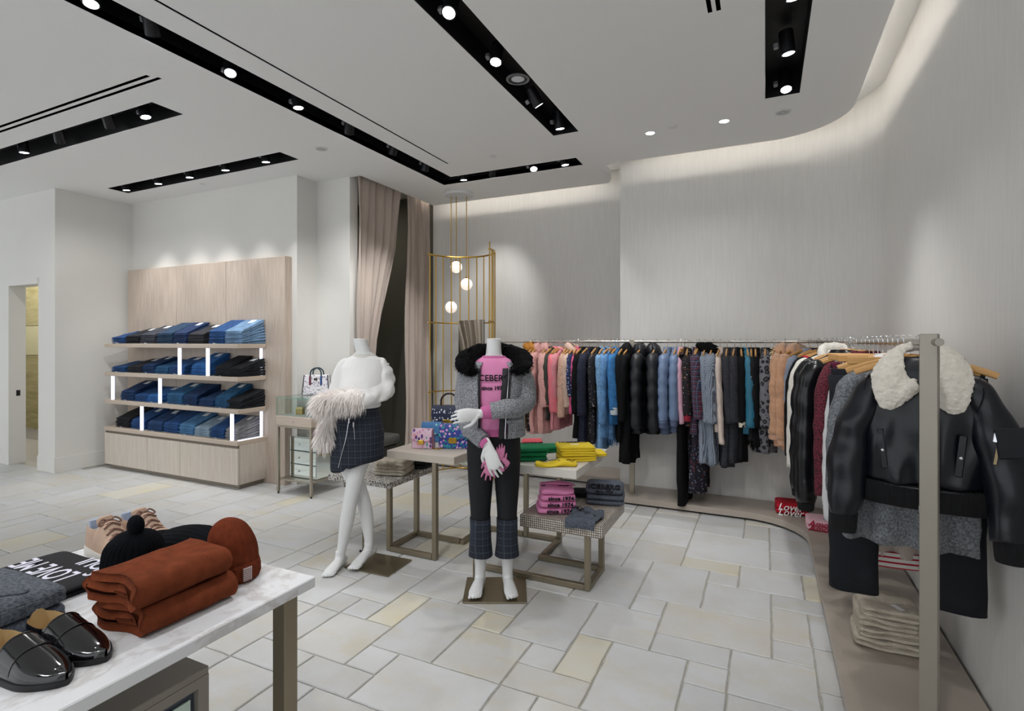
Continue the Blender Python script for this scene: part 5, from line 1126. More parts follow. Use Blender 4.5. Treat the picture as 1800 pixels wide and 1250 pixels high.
def body_geo(W, L, T, flare=1.0, quilt=0, folds=4, seed=0, ztop=-.07, hemdrop=0, amp=1.0, rag=0, open_=0):
    r = random.Random(seed); ph = [r.uniform(0, 6) for _ in range(4)]
    tab = [(ztop, .055, .028), (-.088, .075, .033), (-.115, W*.62, .036), (-.15, W*.90, T*.9), (-.18, W*1.0, T), (-.26, W*1.0, T*1.08), (-.45, W*(.97+.5*(flare-1)), T*1.05), (-L, W*flare, T*1.12)]
    zs = [ztop, -.078, -.088, -.10, -.115, -.13, -.15, -.165, -.18]; z = -.18
    st = .03 if quilt else .05
    while z > -L+.02: z -= st; zs.append(max(z, -L))
    n = 36; rings = []
    for z in zs:
        w, t = interp(tab, z); f = min(1, max(0, (-z-.2)/.5)); k = 1.0
        if quilt: q = (-z/quilt) % 1; k = .72+.42*math.sqrt(max(0, math.sin(PI*q)))
        row = []
        for j in range(n):
            a = 2*PI*j/n; c, s = math.cos(a), math.sin(a); u = math.copysign(abs(c)**.8, c); v = math.copysign(abs(s)**.65, s)
            fy = amp*f*T*(.55*math.sin(folds*u*PI+ph[0]+z*2)+.3*math.sin((folds*1.7)*u*PI+ph[1]-z*3))
            x = w*u*(1+(.02*(k-1)))+.006*math.sin(z*13+ph[2]); y = t*v*k+fy*(1 if abs(u) < .97 else .6)
            zz = z
            if z <= -L+.001: zz = z-hemdrop*(.5-.5*u)+rag*r.uniform(-1, 1)
            row.append((x, y, zz))
        rings.append(row)
    return wobble(loft(rings), .006 if not quilt else .009, 14 if not quilt else 22, seed)
def sleeve_geo(s, W, S, r0=.052, r1=.040, quilt=0, seed=0, out=.03, fwd=-.02, fl=.85):
    P = smooth_path([(s*(W-.065), 0, -.158), (s*(W-.015), -.002, -.19), (s*(W+out*.6), fwd*.4, -.30), (s*(W+out), fwd*.8, -.22-S*.5), (s*(W+out*.9), fwd*1.3, -.17-S)], 7)
    n = len(P); rad = []; acc = 0
    for i in range(n):
        if i: acc += (P[i]-P[i-1]).length
        f = i/(n-1); r = r0+(r1-r0)*f
        if f < .12: r *= .72+.28*f/.12
        if quilt: r *= .82+.26*math.sqrt(max(0, math.sin(PI*((acc/quilt) % 1))))
        rad.append((r, r*fl))
    return wobble(tube(P, rad, 14, up=(0, 1, 0)), .0075 if not quilt else .005, 17, seed+s*9), P[-1], rad[-1]
GN = [0]
def garment(where, label, short, name, cat_, m, L, S=.55, W=.205, T=.034, kind='shirt', group=None, sm=None, clip=False, yaw=None, **kw):
    GN[0] += 1; sd = GN[0]; r = random.Random(sd*13); x, y, a = rail_at(*where); a += r.uniform(-.09, .09) if yaw is None else yaw
    pos = (x, y, RZ+.0125)
    hanger(pos, a, short, clip)
    t = thing(name, label, cat_, pos, a, group or ('garments on the back rail' if where[0] == 'b' else 'garments on the side rail'))
    sm = sm or m; sx_ = kw.get('shift', 0)
    if kind in ('trousers', 'skirt'):
        z0 = -.128
        if kind == 'trousers':
            for s in (-1, 1): ob('trouser_leg', wobble(loft([[(s*(W-W*kw.get('lw', .5))+W*kw.get('lw', .5)*k*math.copysign(abs(math.cos(q))**.7, math.cos(q)), .6*T*math.copysign(abs(math.sin(q))**.8, math.sin(q))*kk+.006*math.sin(z*5), z) for q in [2*PI*j/20 for j in range(20)]] for z, k, kk in [(z0-.02-(L-.17)*i/12, 1+kw.get('flare', 1)*.06*i/12-.06*(i/12), 1+.3*i/12) for i in range(13)]]), .006, 12, sd+s), m, t, 180)
            ob('waistband', loft([ell(z, 0, 0, W*.97, T*.75, n=28) for z in (z0-.045, z0-.04, z0, z0+.003)]), m, t)
        else:
            g = loft([[(W*k*math.copysign(abs(math.cos(q))**.8, math.cos(q)), (T*k*math.sin(q)+.5*T*(i/10)*math.sin(5*math.cos(q)*PI+sd)), z) for q in [2*PI*j/40 for j in range(40)]] for i, (z, k) in enumerate([(z0-.03-(L-.16)*i/10, .85+.15*i/10*kw.get('flare', 1)) for i in range(11)])])
            ob('skirt_panel', wobble(g, .005, 12, sd), m, t, 180)
            if kw.get('fringe'):
                def ff(rr): u = rr.uniform(-1, 1); return (u*W*.98, rr.choice((-1, 1))*T*(1-u*u)**.5, z0-.02-(L-.16)), (rr.uniform(-.12, .12), rr.uniform(-.12, .12), -1), rr.uniform(.06, .11), .2
                ob('fringe', furstrands(ff, kw['fringe'], .003, 3, sd), m, t)['kind'] = 'stuff'
            ob('waistband', loft([ell(z, 0, 0, W*.86, T*.8, n=28) for z in (z0-.04, z0-.036, z0, z0+.003)]), m, t)
        return t
    quilt = kw.get('quilt', 0)
    ob('body', body_geo(W, L, T, kw.get('flare', 1.02), quilt, kw.get('folds', 4), sd, hemdrop=kw.get('hemdrop', 0), amp=kw.get('amp', 1), rag=kw.get('rag', 0)), m, t, 180)
    if S:
        for s in (-1, 1):
            g, e, er = sleeve_geo(s, W, S, kw.get('r0', .050), kw.get('r1', .040), kw.get('quilt', 0), sd, fwd=kw.get('fwd', r.uniform(-.03, .01)))
            so = ob('sleeve', g, sm, t, 180)
            if 'cuff' in kw:
                ob('cuff', tube([e+Vector((0, 0, .02)), e+Vector((0, 0, -.005)), e+Vector((0, 0, -.045)), e+Vector((0, 0, -.05))], [(er[0]*.98, er[1]*.98), (er[0]*.92, er[1]*.92), (er[0]*.85, er[1]*.85), (er[0]*.7, er[1]*.7)], 14, up=(0, 1, 0)), kw['cuff'], so)
                if 'stripe' in kw: ob('cuff_stripe', tube([e+Vector((0, 0, -.012)), e+Vector((0, 0, -.03))], [(er[0]*.94, er[1]*.94)]*2, 14, up=(0, 1, 0)), kw['stripe'], so)
    c = kw.get('collar')
    if c == 'shirt':
        for s in (-1, 1): ob('collar', tube(smooth_path([(0, .03, -.062), (s*.05, .022, -.064), (s*.068, -.012, -.078), (s*.04, -.045, -.105)], 3), [(.018, .004)]*10, 8, up=(0, 0, 1)), kw.get('cm', m), t)
    elif c == 'fur':
        cm = kw.get('cm', m); P = smooth_path([(-.055, -.05, -.16), (-.085, -.03, -.10), (-.06, .03, -.06), (0, .045, -.05), (.06, .03, -.06), (.085, -.03, -.10), (.055, -.05, -.16)], 4); ob('collar', wobble(tube(P, .034, 12, round_end=True), .012, 34, sd), cm, t, 180)
    elif c == 'hood':
        ob('hood', wobble(cat(sphere(.085, 20, 12, (0, .03, -.10), (1.15, .75, .9)), tube(smooth_path([(-.07, -.03, -.14), (-.09, 0, -.08), (0, .02, -.045), (.09, 0, -.08), (.07, -.03, -.14)], 4), .026, 10, round_end=True)), .010, 20, sd), m, t, 180)
    elif c == 'rib': ob('collar', loft([ell(z, 0, 0, rx, ry, n=24) for z, rx, ry in ((-.092, .085, .040), (-.07, .070, .036), (-.062, .066, .032))], cap0=False, cap1=False), kw.get('cm', m), t)
    if kw.get('hem'): ob('hem_band', loft([[(p[0], p[1], p[2]) for p in ell(z, 0, 0, W*q, T*1.25, n=30)] for z, q in ((-L-.045, .9), (-L-.04, .95), (-L+.015, 1.0), (-L+.02, .95))]), kw['hem'], t)
    if kw.get('buttons'):
        for k in range(5): ob('button', mv(sphere(.0075, 8, 6, s=(1, .5, 1)), 0, -T*1.12, -.2-k*(L-.28)/5), kw['buttons'], t)
    if kw.get('zip'): ob('zip', tube([(0, -T*1.15, -.13), (0, -T*1.2, -.3), (0, -T*1.2, -L+.02)], .004, 6), kw['zip'], t)
    if kw.get('fringe'):
        fm, n = kw['fringe']
        def ff(rr): u = rr.uniform(-1, 1); return (u*W, rr.choice((-1, 1))*T*1.1*(1-u*u)**.5, -L+.01), (rr.uniform(-.15, .15), rr.uniform(-.15, .15), -1), rr.uniform(.03, .07), .2
        ob('fringe', furstrands(ff, n, .003, 3, sd), fm, t)['kind'] = 'stuff'
    if sx_:
        for c_ in t.children: c_.location.x -= sx_
    if kw.get('price'): ob('price_tag', mv(rbox(-.014, .014, -.0006, .0006, -.03, .03, .0002), -W*.7, -T-.012, -.30, rz=.4), M_WPRINT, t)
    return t
def fab(n, c, **k):
    k.setdefault('rough', .88); k.setdefault('vary', (9, .12)); k.setdefault('bump', ('noise', 160, .15)); r = k.pop('rough'); return mat(n, c, r, **k)
F_TEDDY = fab('pink_teddy', 'd09a94', bump=('noise', 110, 1.0), vary=(60, .14), sheen=.3); F_MUST = fab('mustard_wool', '9a6a2a'); F_MFUR = fab('orange_fur', 'b5792e', bump=('noise', 120, 1.0)); F_BLKF = fab('black_floral', '15141a', pattern=p_cells('15141a', ['e8e2da', 'b98a3a', '15141a', '8a3440'], 55, .3)); F_OLIVE = fab('olive_crepe', '3c3d35')
F_CORAL = fab('coral_silk', 'e0747f', rough=.5); F_ROSE = fab('rose_crepe', 'cf8890'); F_SHERPA = fab('tan_sherpa', 'c59f8c', bump=('voronoi', 70, 1.0), vary=(60, .15)); F_BEIGE = fab('beige_fluff', 'c8ab9b', bump=('noise', 110, 1.0)); F_NFLO = fab('navy_floral', '1d2547', pattern=p_cells('1c2446', ['8b9ad0', 'd5d6e6', '2f4a8e', '1c2446'], 60, .36))
F_HOT = fab('hot_pink', 'c54e7c'); F_BLACK = fab('black_wool', '0a0b0e', spec=.25); F_NSEQ = fab('navy_sequin', '191d30', pattern=p_cells('181c2e', ['39406a', '555c86', '23294a'], 90, .2)); F_LACE = fab('black_lace', '131318', pattern=p_cells('121217', ['e0dce0', '121217', '6e4a5e', '121217'], 70, .22))
F_DL = denim('6d94ba'); F_DM = denim('5a86b4'); F_DB = denim('2f6ea6'); F_PUFB = fab('black_nylon', '15171d', rough=.42, vary=(14, .15)); F_PUFS = fab('slate_blue_nylon', '6c7f9e', rough=.38); F_LIL = fab('lilac_knit', 'cfa3b5'); F_CONF = fab('confetti_black', '17161a', pattern=p_cells('17161a', ['e6dfd6', 'd98a35', '17161a', '7d3b3b', '17161a'], 60, .24))
F_PLAID = fab('red_blue_plaid', '3c4258', pattern=p_plaid('20222e', [('6e2733', 1, .3, 0), ('7d869a', 1, .12, .5), ('2c3750', 2, .3, .2)], 24)); F_GING = fab('grey_gingham', '6b7686', pattern=p_check('2b3038', 'a7b2c2', 95)); F_CRM = fab('cream_rib', 'd8c8bd', bump=('wave', 60, .6)); F_DOT = fab('charcoal_dot', '2b2c33', pattern=p_cells('2a2b32', ['5d5c68', '2a2b32', '484853'], 80, .2))
F_TEAL = fab('teal_silk', '266a83', rough=.5); F_EMER = fab('emerald_trim', '1d7a6d'); F_STUD = fab('studded_black', '121216', pattern=p_cells('121216', ['e4e4ea', '121216', '121216'], 70, .16)); F_LEO = fab('grey_leopard', '6a6a70', pattern=p_leopard('6c6c72', '1b1b1f', '4a4a50', 26)); F_LEOC = fab('cream_leopard', 'cfc6b4', pattern=p_leopard('d3cab9', '1b1b1f', '8a7a58', 28))
F_TAN = fab('tan_velvet_fur', 'b88b69', rough=.55, sheen=.6, vary=(20, .2), bump=('noise', 90, .6)); F_TANC = fab('tan_rib', 'c79a80'); F_GBL = fab('grey_blue_wool', '7d8694'); F_NAVY = fab('navy_wool', '161a28'); F_REDK = fab('red_knit', 'b3152c'); F_REDP = fab('red_nylon', 'c31a34', rough=.4); F_STR = fab('red_white_stripe', 'd9d9dc', pattern=p_stripe('dcdde0', 'b8384a', 60, .3, 'u'))
F_WTED = fab('white_teddy', 'd6d2c9', bump=('noise', 110, 1.0), vary=(60, .1)); F_BURG = fab('burgundy_knit', '6b1630'); F_SHINY = fab('glossy_black_nylon', '0f1013', rough=.22, vary=(20, .2), bump=('noise', 18, .25)); F_TWD = fab('red_tweed', '4a1f2a', pattern=p_noise('7d2a3c', '1a1216', 170, .42, .58)); F_WHT = fab('white_poplin', 'd9dadb'); F_LEA = mat('black_leather', '10121a', .30, bump=('noise', 40, .12), vary=(5, .12), spec=.5); F_RIBB = fab('black_rib', '0c0d11', bump=('wave', 90, .8, (1, 1, 0))); F_GWOOL = fab('grey_brushed_wool', '6a6d72', pattern=p_noise('55585d', '85888c', 120, .36, .64))
F_PLB = fab('burgundy_plaid', '2b1420', pattern=p_plaid('1c1118', [('6b1f40', 1, .4, 0), ('b0a0b8', 1, .06, .5)], 22))
LL = lambda y, d=5.05: (y-600)*d/F   # hanging length from a pixel row on the back rail
G = garment
G(('b', 917), 'mustard coat with orange fur collar at the end of the back rail', 'mustard coat', 'wool_coat', 'coat', F_MUST, LL(765), .5, collar='fur', cm=F_MFUR)
G(('b', 924), 'black floral dress between the mustard coat and pink teddy coat', 'black floral dress', 'floral_dress', 'dress', F_BLKF, LL(768), .45, collar='fur', cm=F_MFUR)
G(('b', 933), 'pink teddy coat, the one nearer the jacket mannequin', 'pink teddy coat nearer the mannequin', 'teddy_coat', 'coat', F_TEDDY, LL(772), .46, T=.044, r0=.058, r1=.056, collar='hood', group='pink teddy coats')
G(('b', 948), 'pink teddy coat beside the olive blouse', 'pink teddy coat beside the olive blouse', 'teddy_coat', 'coat', F_TEDDY, LL(770), .47, T=.042, r0=.056, r1=.054, collar='hood', group='pink teddy coats')
G(('b', 958), 'dark olive blouse between pink teddy coat and coral blouse', 'dark olive blouse', 'blouse', 'blouse', F_OLIVE, LL(747), .45, T=.022, collar='shirt')
G(('b', 965), 'bright coral silk blouse with draped sleeves', 'coral blouse', 'blouse', 'blouse', F_CORAL, LL(728), .52, T=.03, collar='shirt', r1=.052)
G(('b', 973), 'dusty rose blouse next to the coral blouse', 'dusty rose blouse', 'blouse', 'blouse', F_ROSE, LL(762), .50, T=.028, collar='shirt')
G(('b', 984), 'curly tan sherpa jacket with long sleeve', 'tan sherpa jacket', 'sherpa_jacket', 'jacket', F_SHERPA, LL(732), .56, T=.042, r0=.056, r1=.046, collar='rib')
G(('b', 993), 'beige fluffy jacket beside the navy floral blouse', 'beige fluffy jacket', 'fluffy_jacket', 'jacket', F_BEIGE, LL(730), .46, T=.034, collar='fur')
G(('b', 998), 'navy floral blouse with white flowers', 'navy floral blouse', 'blouse', 'blouse', F_NFLO, LL(715), .36, T=.026, collar='shirt')
G(('b', 1003), 'hot pink knit top with long narrow sleeve', 'hot pink top', 'knit_sweater', 'top', F_HOT, LL(728), .52, T=.026, collar='rib', r0=.036, r1=.032)
G(('b', 1011), 'plain black coat beside the hot pink top', 'plain black coat', 'wool_coat', 'coat', F_BLACK, LL(775), .52, T=.036, collar='rib')
G(('b', 1023), 'navy sequinned coat with sparkling sleeves', 'navy sequinned coat', 'sequin_coat', 'coat', F_NSEQ, LL(781), .53, T=.042, r0=.058, r1=.052, collar='rib')
G(('b', 1038), 'black lace dress with white flecks', 'black lace dress', 'lace_dress', 'dress', F_LACE, LL(781), .45, T=.032, collar='rib')
G(('b', 1050), 'light blue denim shirt dress with rolled cuff', 'light denim shirt dress', 'denim_dress', 'dress', F_DL, LL(795), .51, T=.032, collar='shirt', cuff=F_DM, r1=.036)
G(('b', 1061), 'washed denim jacket with frayed sleeve end', 'frayed washed denim jacket', 'denim_jacket', 'jacket', F_DM, LL(768), .60, T=.036, collar='shirt', rag=.006, fringe=(F_DM, 120))
G(('b', 1075), 'blue denim jacket with turned-back pale cuff', 'blue denim jacket with pale cuff', 'denim_jacket', 'jacket', F_DB, LL(745), .46, T=.038, collar='shirt', cuff=fab('pale_denim', 'c3ccd4'), r0=.056, r1=.05)
G(('b', 1070), 'fringed blue denim skirt below the denim jackets', 'fringed denim skirt', 'denim_skirt', 'skirt', F_DM, LL(772), 0, W=.17, T=.03, kind='skirt', clip=True, fringe=260)
G(('b', 1086), 'black long-sleeved top beside the blue denim jacket', 'black long-sleeved top', 'knit_sweater', 'top', F_BLACK, LL(775), .5, T=.026, collar='rib')
G(('b', 1097), 'long black coat reaching lowest beside the steel post', 'long black coat by the post', 'wool_coat', 'coat', F_BLACK, LL(812), .56, T=.042, collar='hood', price=1)
G(('b', 1120), 'long black hooded puffer nearest the steel post', 'black puffer nearest the post', 'puffer_coat', 'coat', F_PUFB, LL(760, 4.95), .62, T=.062, quilt=.135, r0=.066, r1=.06, collar='hood', group='black puffers on the back rail', amp=.3)
G(('b', 1145), 'long black hooded puffer beside the slate blue puffer', 'black puffer beside the slate blue one', 'puffer_coat', 'coat', F_PUFB, LL(760, 4.95), .63, T=.058, quilt=.135, r0=.064, r1=.06, collar='hood', group='black puffers on the back rail', amp=.3)
G(('b', 1166), 'slate blue quilted puffer nearer the black puffers', 'slate blue puffer nearer the black puffers', 'puffer_jacket', 'jacket', F_PUFS, LL(752, 4.9), .55, T=.046, quilt=.095, r0=.056, r1=.05, collar='rib', cuff=fab('slate_rib', '55607a'), hem=fab('slate_rib', '55607a'), group='slate blue puffers', amp=.3)
G(('b', 1182), 'slate blue quilted puffer nearer the lilac sweater', 'slate blue puffer nearer the lilac sweater', 'puffer_jacket', 'jacket', F_PUFS, LL(748, 4.9), .53, T=.042, quilt=.095, r0=.052, r1=.046, collar='rib', cuff=fab('slate_rib', '55607a'), hem=fab('slate_rib', '55607a'), group='slate blue puffers', amp=.3)
G(('b', 1191), 'lilac pink sweater with one slim hanging sleeve', 'lilac sweater', 'knit_sweater', 'sweater', F_LIL, LL(720), .55, T=.024, collar='rib', r0=.034, r1=.026)
G(('b', 1197), 'black wide-leg trousers hanging almost to the plinth', 'black wide-leg trousers', 'wide_trousers', 'trousers', F_BLACK, LL(886, 4.85), 0, W=.20, T=.05, kind='trousers', clip=True, flare=1.6)
G(('b', 1203), 'black blouse with scattered confetti print', 'confetti print blouse', 'blouse', 'blouse', F_CONF, LL(740), .48, T=.034, collar='shirt', cuff=fab('red_edge', '8e1f34'))
G(('b', 1218), 'red and blue plaid shirt with collar on the back rail', 'plaid shirt', 'plaid_shirt', 'shirt', F_PLAID, LL(752), .50, T=.036, collar='shirt', r0=.056, r1=.052)
G(('b', 1223), 'long ruffled plaid dress behind the plaid shirt', 'ruffled plaid dress', 'plaid_dress', 'dress', fab('dark_floral_plaid', '23202c', pattern=p_cells('1d1b26', ['5d6480', '6e2733', '1d1b26', '8a8798'], 50, .34)), LL(862, 4.85), .40, T=.038, W=.19, folds=6, rag=.012, amp=1.5)
G(('b', 1235), 'gingham coat with black fur collar nearer the plaid shirt', 'gingham coat nearer the plaid shirt', 'gingham_coat', 'coat', F_GING, LL(805, 4.85), .53, T=.036, collar='fur', cm=M_BFUR, group='gingham coats')
G(('b', 1249), 'gingham coat with black fur collar nearer the cream knit', 'gingham coat nearer the cream knit', 'gingham_coat', 'coat', F_GING, LL(808, 4.85), .53, T=.042, r0=.062, r1=.056, collar='fur', cm=M_BFUR, group='gingham coats')
G(('b', 1262), 'cream ribbed knit with very long sleeve', 'cream ribbed knit', 'knit_sweater', 'sweater', F_CRM, LL(745), .70, T=.026, collar='rib', r0=.038, r1=.03)
G(('b', 1275), 'charcoal dotted coat nearer the cream knit', 'charcoal dotted coat nearer the cream knit', 'dotted_coat', 'coat', F_DOT, LL(811, 4.8), .52, T=.038, collar='rib', group='charcoal dotted coats')
G(('b', 1289), 'charcoal dotted coat nearer the teal blouse', 'charcoal dotted coat nearer the teal blouse', 'dotted_coat', 'coat', F_DOT, LL(804, 4.8), .51, T=.038, r1=.05, collar='rib', group='charcoal dotted coats')
G(('b', 1300), 'black blouse with cream trim beside the teal blouse', 'black blouse with cream trim', 'blouse', 'blouse', F_BLACK, LL(790), .5, T=.03, collar='shirt', cuff=F_LEOC)
G(('b', 1311), 'teal silk blouse with draped sleeve', 'teal silk blouse', 'blouse', 'blouse', F_TEAL, LL(745), .55, T=.032, collar='shirt', r1=.048)
G(('b', 1319), 'black top with a line of silver studs', 'studded black top', 'knit_sweater', 'top', F_STUD, LL(758), .52, T=.028, collar='rib', fringe=(F_BLACK, 220))
G(('b', 1327), 'black feather-hemmed top beside the leopard coat', 'feather-hemmed black top', 'knit_sweater', 'top', F_BLACK, LL(765), .54, T=.03, collar='rib', fringe=(M_BFUR, 260))
G(('b', 1345), 'grey leopard print coat on the back rail', 'grey leopard coat', 'leopard_coat', 'coat', F_LEO, LL(790, 4.7), .54, T=.05, r0=.062, r1=.06, collar='rib')
G(('c', 82), 'cream leopard print top with gold flecks', 'cream leopard top', 'leopard_blouse', 'top', F_LEOC, .78, .48, T=.03, collar='shirt')
G(('c', 72), 'tan velvety fur jacket nearer the leopard coat', 'tan fur jacket nearer the leopard coat', 'fur_jacket', 'jacket', F_TAN, .82, .58, T=.05, r0=.068, r1=.062, collar='hood', cuff=F_TANC, hem=F_TANC, group='tan fur jackets', quilt=.17)
G(('c', 60), 'tan velvety fur jacket nearer the grey-blue jacket', 'tan fur jacket nearer the grey-blue jacket', 'fur_jacket', 'jacket', F_TAN, .84, .62, T=.05, r0=.066, r1=.060, collar='hood', cuff=F_TANC, hem=F_TANC, group='tan fur jackets', quilt=.17)
G(('c', 49), 'grey-blue wool jacket at the bend of the rail', 'grey-blue wool jacket', 'wool_jacket', 'jacket', F_GBL, .70, .58, T=.032, collar='rib')
G(('c', 40), 'navy jacket with white-striped cuffs', 'navy stripe-cuffed jacket', 'varsity_jacket', 'jacket', F_NAVY, .74, .58, T=.034, collar='rib', cuff=F_NAVY, stripe=M_WPRINT)
G(('c', 31), 'plain navy coat beside the red knit', 'plain navy coat', 'wool_coat', 'coat', F_NAVY, .80, .58, T=.032, collar='rib')
G(('c', 22), 'bright red knit sweater on the side rail', 'bright red knit', 'knit_sweater', 'sweater', F_REDK, .62, .45, T=.028, collar='rib')
G(('c', 13), 'dark red cardigan beside the striped shirt', 'dark red cardigan', 'cardigan', 'cardigan', F_REDK, .66, .40, T=.026, collar='rib')
G(('c', 4), 'red and white striped shirt on the side rail', 'striped shirt', 'striped_shirt', 'shirt', F_STR, .60, .36, T=.024, collar='shirt')
G(('r', 4.45), 'red quilted puffer jacket on the side rail', 'red puffer', 'puffer_jacket', 'jacket', F_REDP, .70, .46, shift=.05, T=.044, quilt=.09, r0=.058, r1=.052, collar='rib', amp=.3)
G(('r', 4.33), 'long black coat beside the white teddy coat', 'long black coat beside the teddy coat', 'wool_coat', 'coat', F_BLACK, .90, .66, shift=.075, W=.215, T=.04, r0=.05, r1=.052, collar='rib')
G(('r', 4.16), 'white teddy coat with full sleeve on the side rail', 'white teddy coat', 'teddy_coat', 'coat', F_WTED, .92, .70, shift=.07, W=.212, T=.048, r0=.052, r1=.054, collar='fur')
G(('r', 4.02), 'burgundy knit top between teddy coat and shiny puffers', 'burgundy knit top', 'knit_sweater', 'top', F_BURG, .66, .5, T=.028, collar='rib')
G(('r', 3.88), 'glossy black puffer with fuzzy cuffs nearer the teddy coat', 'glossy puffer nearer the teddy coat', 'puffer_jacket', 'jacket', F_SHINY, .80, .78, shift=.06, W=.205, T=.048, quilt=.17, r0=.056, r1=.058, collar='rib', cuff=F_RIBB, hem=F_RIBB, group='glossy black puffers', amp=.3)
G(('r', 3.66), 'glossy black puffer with fuzzy cuffs nearer the leather jacket', 'glossy puffer nearer the leather jacket', 'puffer_jacket', 'jacket', F_SHINY, .82, .80, shift=.045, W=.205, T=.05, quilt=.17, r0=.056, r1=.058, collar='rib', cuff=F_RIBB, hem=F_RIBB, group='glossy black puffers', amp=.3)
G(('r', 3.48), 'red and black tweed jacket behind the navy skirts', 'red tweed jacket', 'tweed_jacket', 'jacket', F_TWD, .70, .70, W=.18, T=.034, collar='rib')
G(('r', 3.36), 'burgundy plaid skirt clipped behind the black leather trousers', 'burgundy plaid skirt', 'plaid_skirt', 'skirt', F_PLB, .98, 0, W=.21, T=.04, kind='skirt', clip=True)
G(('r', 3.24), 'navy skirt clipped on a wooden bar hanger', 'navy skirt', 'skirt', 'skirt', F_NAVY, .62, 0, W=.17, T=.032, kind='skirt', clip=True)
G(('r', 3.12), 'short black skirt clipped beside the navy skirt', 'short black skirt', 'skirt', 'skirt', F_BLACK, .66, 0, W=.165, T=.032, kind='skirt', clip=True)
G(('r', 3.00), 'navy velvet trousers clipped behind the leather trousers', 'navy velvet trousers', 'velvet_trousers', 'trousers', fab('navy_velvet', '1a1f33', rough=.55), .96, 0, W=.17, T=.036, kind='trousers', clip=True)
G(('r', 2.89), 'black leather trousers clipped on a bar hanger', 'black leather trousers', 'leather_trousers', 'trousers', F_LEA, 1.02, 0, W=.205, T=.045, kind='trousers', clip=True)
G(('r', 2.79), 'cream knit with red and navy striped hem', 'cream striped knit', 'knit_sweater', 'sweater', F_CRM, .93, .4, W=.17, T=.03, collar='rib', hem=fab('tri_stripe', 'e0dcd6', pattern=p_stripe('e0dcd6', 'b02036', 45, .35)))
G(('r', 2.69), 'white cotton shirt showing behind the leather jacket', 'white cotton shirt', 'cotton_shirt', 'shirt', F_WHT, .82, .62, W=.19, T=.034, collar='shirt', r0=.052, r1=.05, yaw=-.1)
G(('r', 2.59), 'black denim trousers clipped on a bar hanger', 'black denim trousers', 'denim_trousers', 'trousers', fab('black_denim', '14161d'), 1.06, 0, W=.255, T=.05, kind='trousers', clip=True, lw=.34, yaw=-.12)
G(('r', 2.49), 'grey brushed wool cardigan with waterfall hem under the leather jacket', 'grey wool cardigan', 'wool_cardigan', 'cardigan', F_GWOOL, .80, .45, W=.205, T=.05, folds=3, amp=1.1, hemdrop=-.06, rag=.0, r0=.045, yaw=-.15)
# ------------------------------------------------------------------ the leather jacket at the front of the rail
pj = (RX+.014, 2.38, RZ+.0125); ra = -.26
hanger(pj, ra, 'black leather jacket with white collar')
t = thing('leather_jacket', 'black leather bomber jacket with white shearling collar, front of the rail', 'jacket', pj, ra, 'garments on the side rail'); t.scale = (.95, .95, .95)
def jb(z): return interp([(-.07, .06, .035, 0), (-.095, .09, .045, 0), (-.125, .12, .055, 0), (-.16, .165, .060, 0), (-.21, .192, .066, 0), (-.32, .204, .073, 0), (-.45, .205, .076, 0), (-.555, .196, .074, 0)], z)
zs = [-.07, -.08, -.095, -.11, -.125, -.14, -.16, -.18]+[-.21-.023*i for i in range(16)]; n = 56; rings = []
for z in zs:
    w, d, _ = jb(z); row = []
    for j in range(n):
        a = 2*PI*j/n; c, s = math.cos(a), math.sin(a); u = math.copysign(abs(c)**.8, c); v = math.copysign(abs(s)**.7, s); f = min(1, max(0, (-z-.2)/.2))
        y = d*v+f*(.010*math.sin(u*7+z*9)+.006*math.sin(u*13-z*17)); row.append((w*u, y, z))
    rings.append(row)
ob('body', subd(wobble(loft(rings), .007, 10, 41), 1), F_LEA, t)
def rib(zs_, k=1.0): return loft([[((.205*q)*math.copysign(abs(math.cos(2*PI*j/120))**.8, math.cos(2*PI*j/120))*(1+.006*math.cos(PI*j)), (.079*q)*math.copysign(abs(math.sin(2*PI*j/120))**.7, math.sin(2*PI*j/120))*(1+.02*math.cos(PI*j)), z) for j in range(120)] for z, q in zs_])
ob('hem_rib', rib([(-.635, .93), (-.63, .97), (-.56, .99), (-.55, .96)]), F_RIBB, t, 180)
ob('hem_seam', tube([(.208*math.cos(2*PI*j/40)*1.0, .08*math.sin(2*PI*j/40), -.556) for j in range(41)], .004, 6), F_LEA, t)
for s in (-1, 1):
    A = [(s*.10, 0, -.17), (s*.148, -.003, -.205), (s*.200, -.012, -.31), (s*.234, -.025, -.46), (s*.244, -.045, -.60), (s*.248, -.055, -.70)]
    so = ob('sleeve', remesh(wobble(stube(A, [.045, .056, .068, .072, .064, .050], 24, 8), .016, 9, 43+s), .006, 3, 'sleeve'), F_LEA, t)
    ob('cuff', tube([(s*.248, -.054, -.685), (s*.248, -.055, -.70), (s*.247, -.057, -.755), (s*.247, -.058, -.77)], [(.049, .046), (.050, .047), (.045, .042), (.042, .039)], 40, up=(0, 1, 0)), F_RIBB, so)
    ob('shoulder_seam', tube(smooth_path([(s*.160, -.060, -.26), (s*.178, -.055, -.19), (s*.165, 0, -.142), (s*.178, .05, -.19)], 4), .0035, 6), F_LEA, t)
    w = ob('pocket_welt', mv(rbox(-.011, .011, -.005, .005, -.075, .075, .003), s*.115, -.074, -.42, ry=s*.10, rz=s*.12), F_LEA, t); ob('snap', mv(sphere(.0065, 12, 8, s=(1, .6, 1)), s*.115, -.082, -.425), M_CHROME, w)
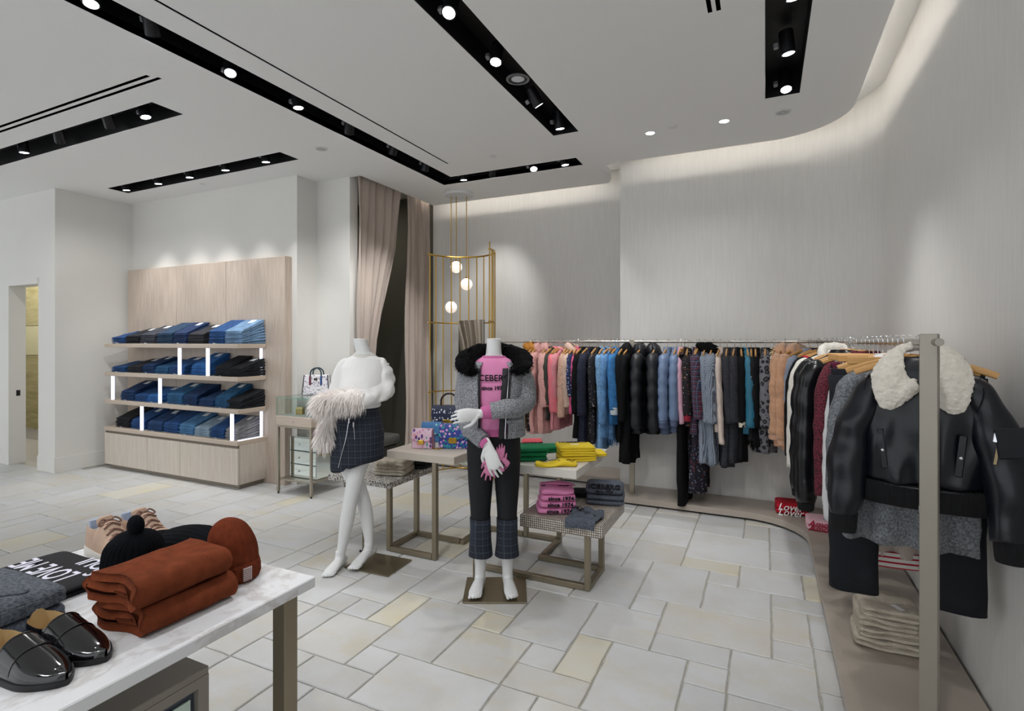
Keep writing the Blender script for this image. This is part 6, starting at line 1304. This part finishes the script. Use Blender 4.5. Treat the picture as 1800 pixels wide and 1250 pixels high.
# sleeve zip pocket on the +x arm
zp = ob('arm_pocket', mv(subd(rbox(-.042, .042, -.006, .006, -.05, .05, .012), 1) if False else rbox(-.042, .042, -.006, .006, -.052, .052, .005), .246, -.092, -.355, ry=-.14, rz=.25), F_LEA, t)
ob('zip', mv(rbox(-.0045, .0045, -.003, .003, -.062, .04, .001), .212, -.096, -.37, ry=.14, rz=.1), mat('bronze_zip', '9b8a6c', .35, .9), zp); ob('zip_pull', mv(rbox(-.0065, .0065, -.003, .003, -.03, .008, .002), .207, -.103, -.325, ry=.12), M_CHROME, zp)
ob('front_zip', tube([(0, -.077, -.20), (0, -.083, -.35), (0, -.086, -.50), (0, -.084, -.63)], .005, 6), F_BLACK, t); ob('zip_end', mv(rbox(-.005, .005, -.003, .003, -.012, .012, .001), 0, -.09, -.625), M_CHROME, t)
# shearling collar
M_SHEAR = mat('white_shearling', 'd9d3c8', .95, bump=('noise', 130, 1.0), vary=(50, .10), sheen=.2)
cg = []
for s in (-1, 1):
    ol = [(s*.012, -.070, -.185), (s*.040, -.082, -.215), (s*.085, -.088, -.262), (s*.118, -.086, -.258), (s*.138, -.078, -.20), (s*.142, -.055, -.14), (s*.115, -.015, -.085), (s*.062, .035, -.040), (0, .055, -.028)]
    il = [(s*.010, -.062, -.165), (s*.022, -.066, -.160), (s*.034, -.070, -.155), (s*.046, -.068, -.140), (s*.052, -.060, -.118), (s*.056, -.042, -.090), (s*.054, -.005, -.056), (s*.035, .028, -.036), (0, .04, -.026)]
    O, I = smooth_path(ol, 3), smooth_path(il, 3); rows = [[a.lerp(b, k)+Vector((0, -.020*math.sin(PI*k), .004*math.sin(PI*k))) for k in [q/6 for q in range(7)]] for a, b in zip(O, I)]
    if s < 0: rows = [r_[::-1] for r_ in rows]
    cg.append(loft(rows, False))
me = baked(cat(*cg), [('SOLIDIFY', dict(thickness=.034, offset=0)), ('REMESH', dict(mode='VOXEL', voxel_size=.004)), ('SMOOTH', dict(factor=.5, iterations=5))], 'collar')
for v in me.vertices: v.co += v.co.normalized()*0+Vector(noise.noise_vector(v.co*95))*.0030+Vector(noise.noise_vector(v.co*40))*.003
finish(me, 180); ob('shearling_collar', me, M_SHEAR, t)
bpy.data.scenes.remove(TMP)
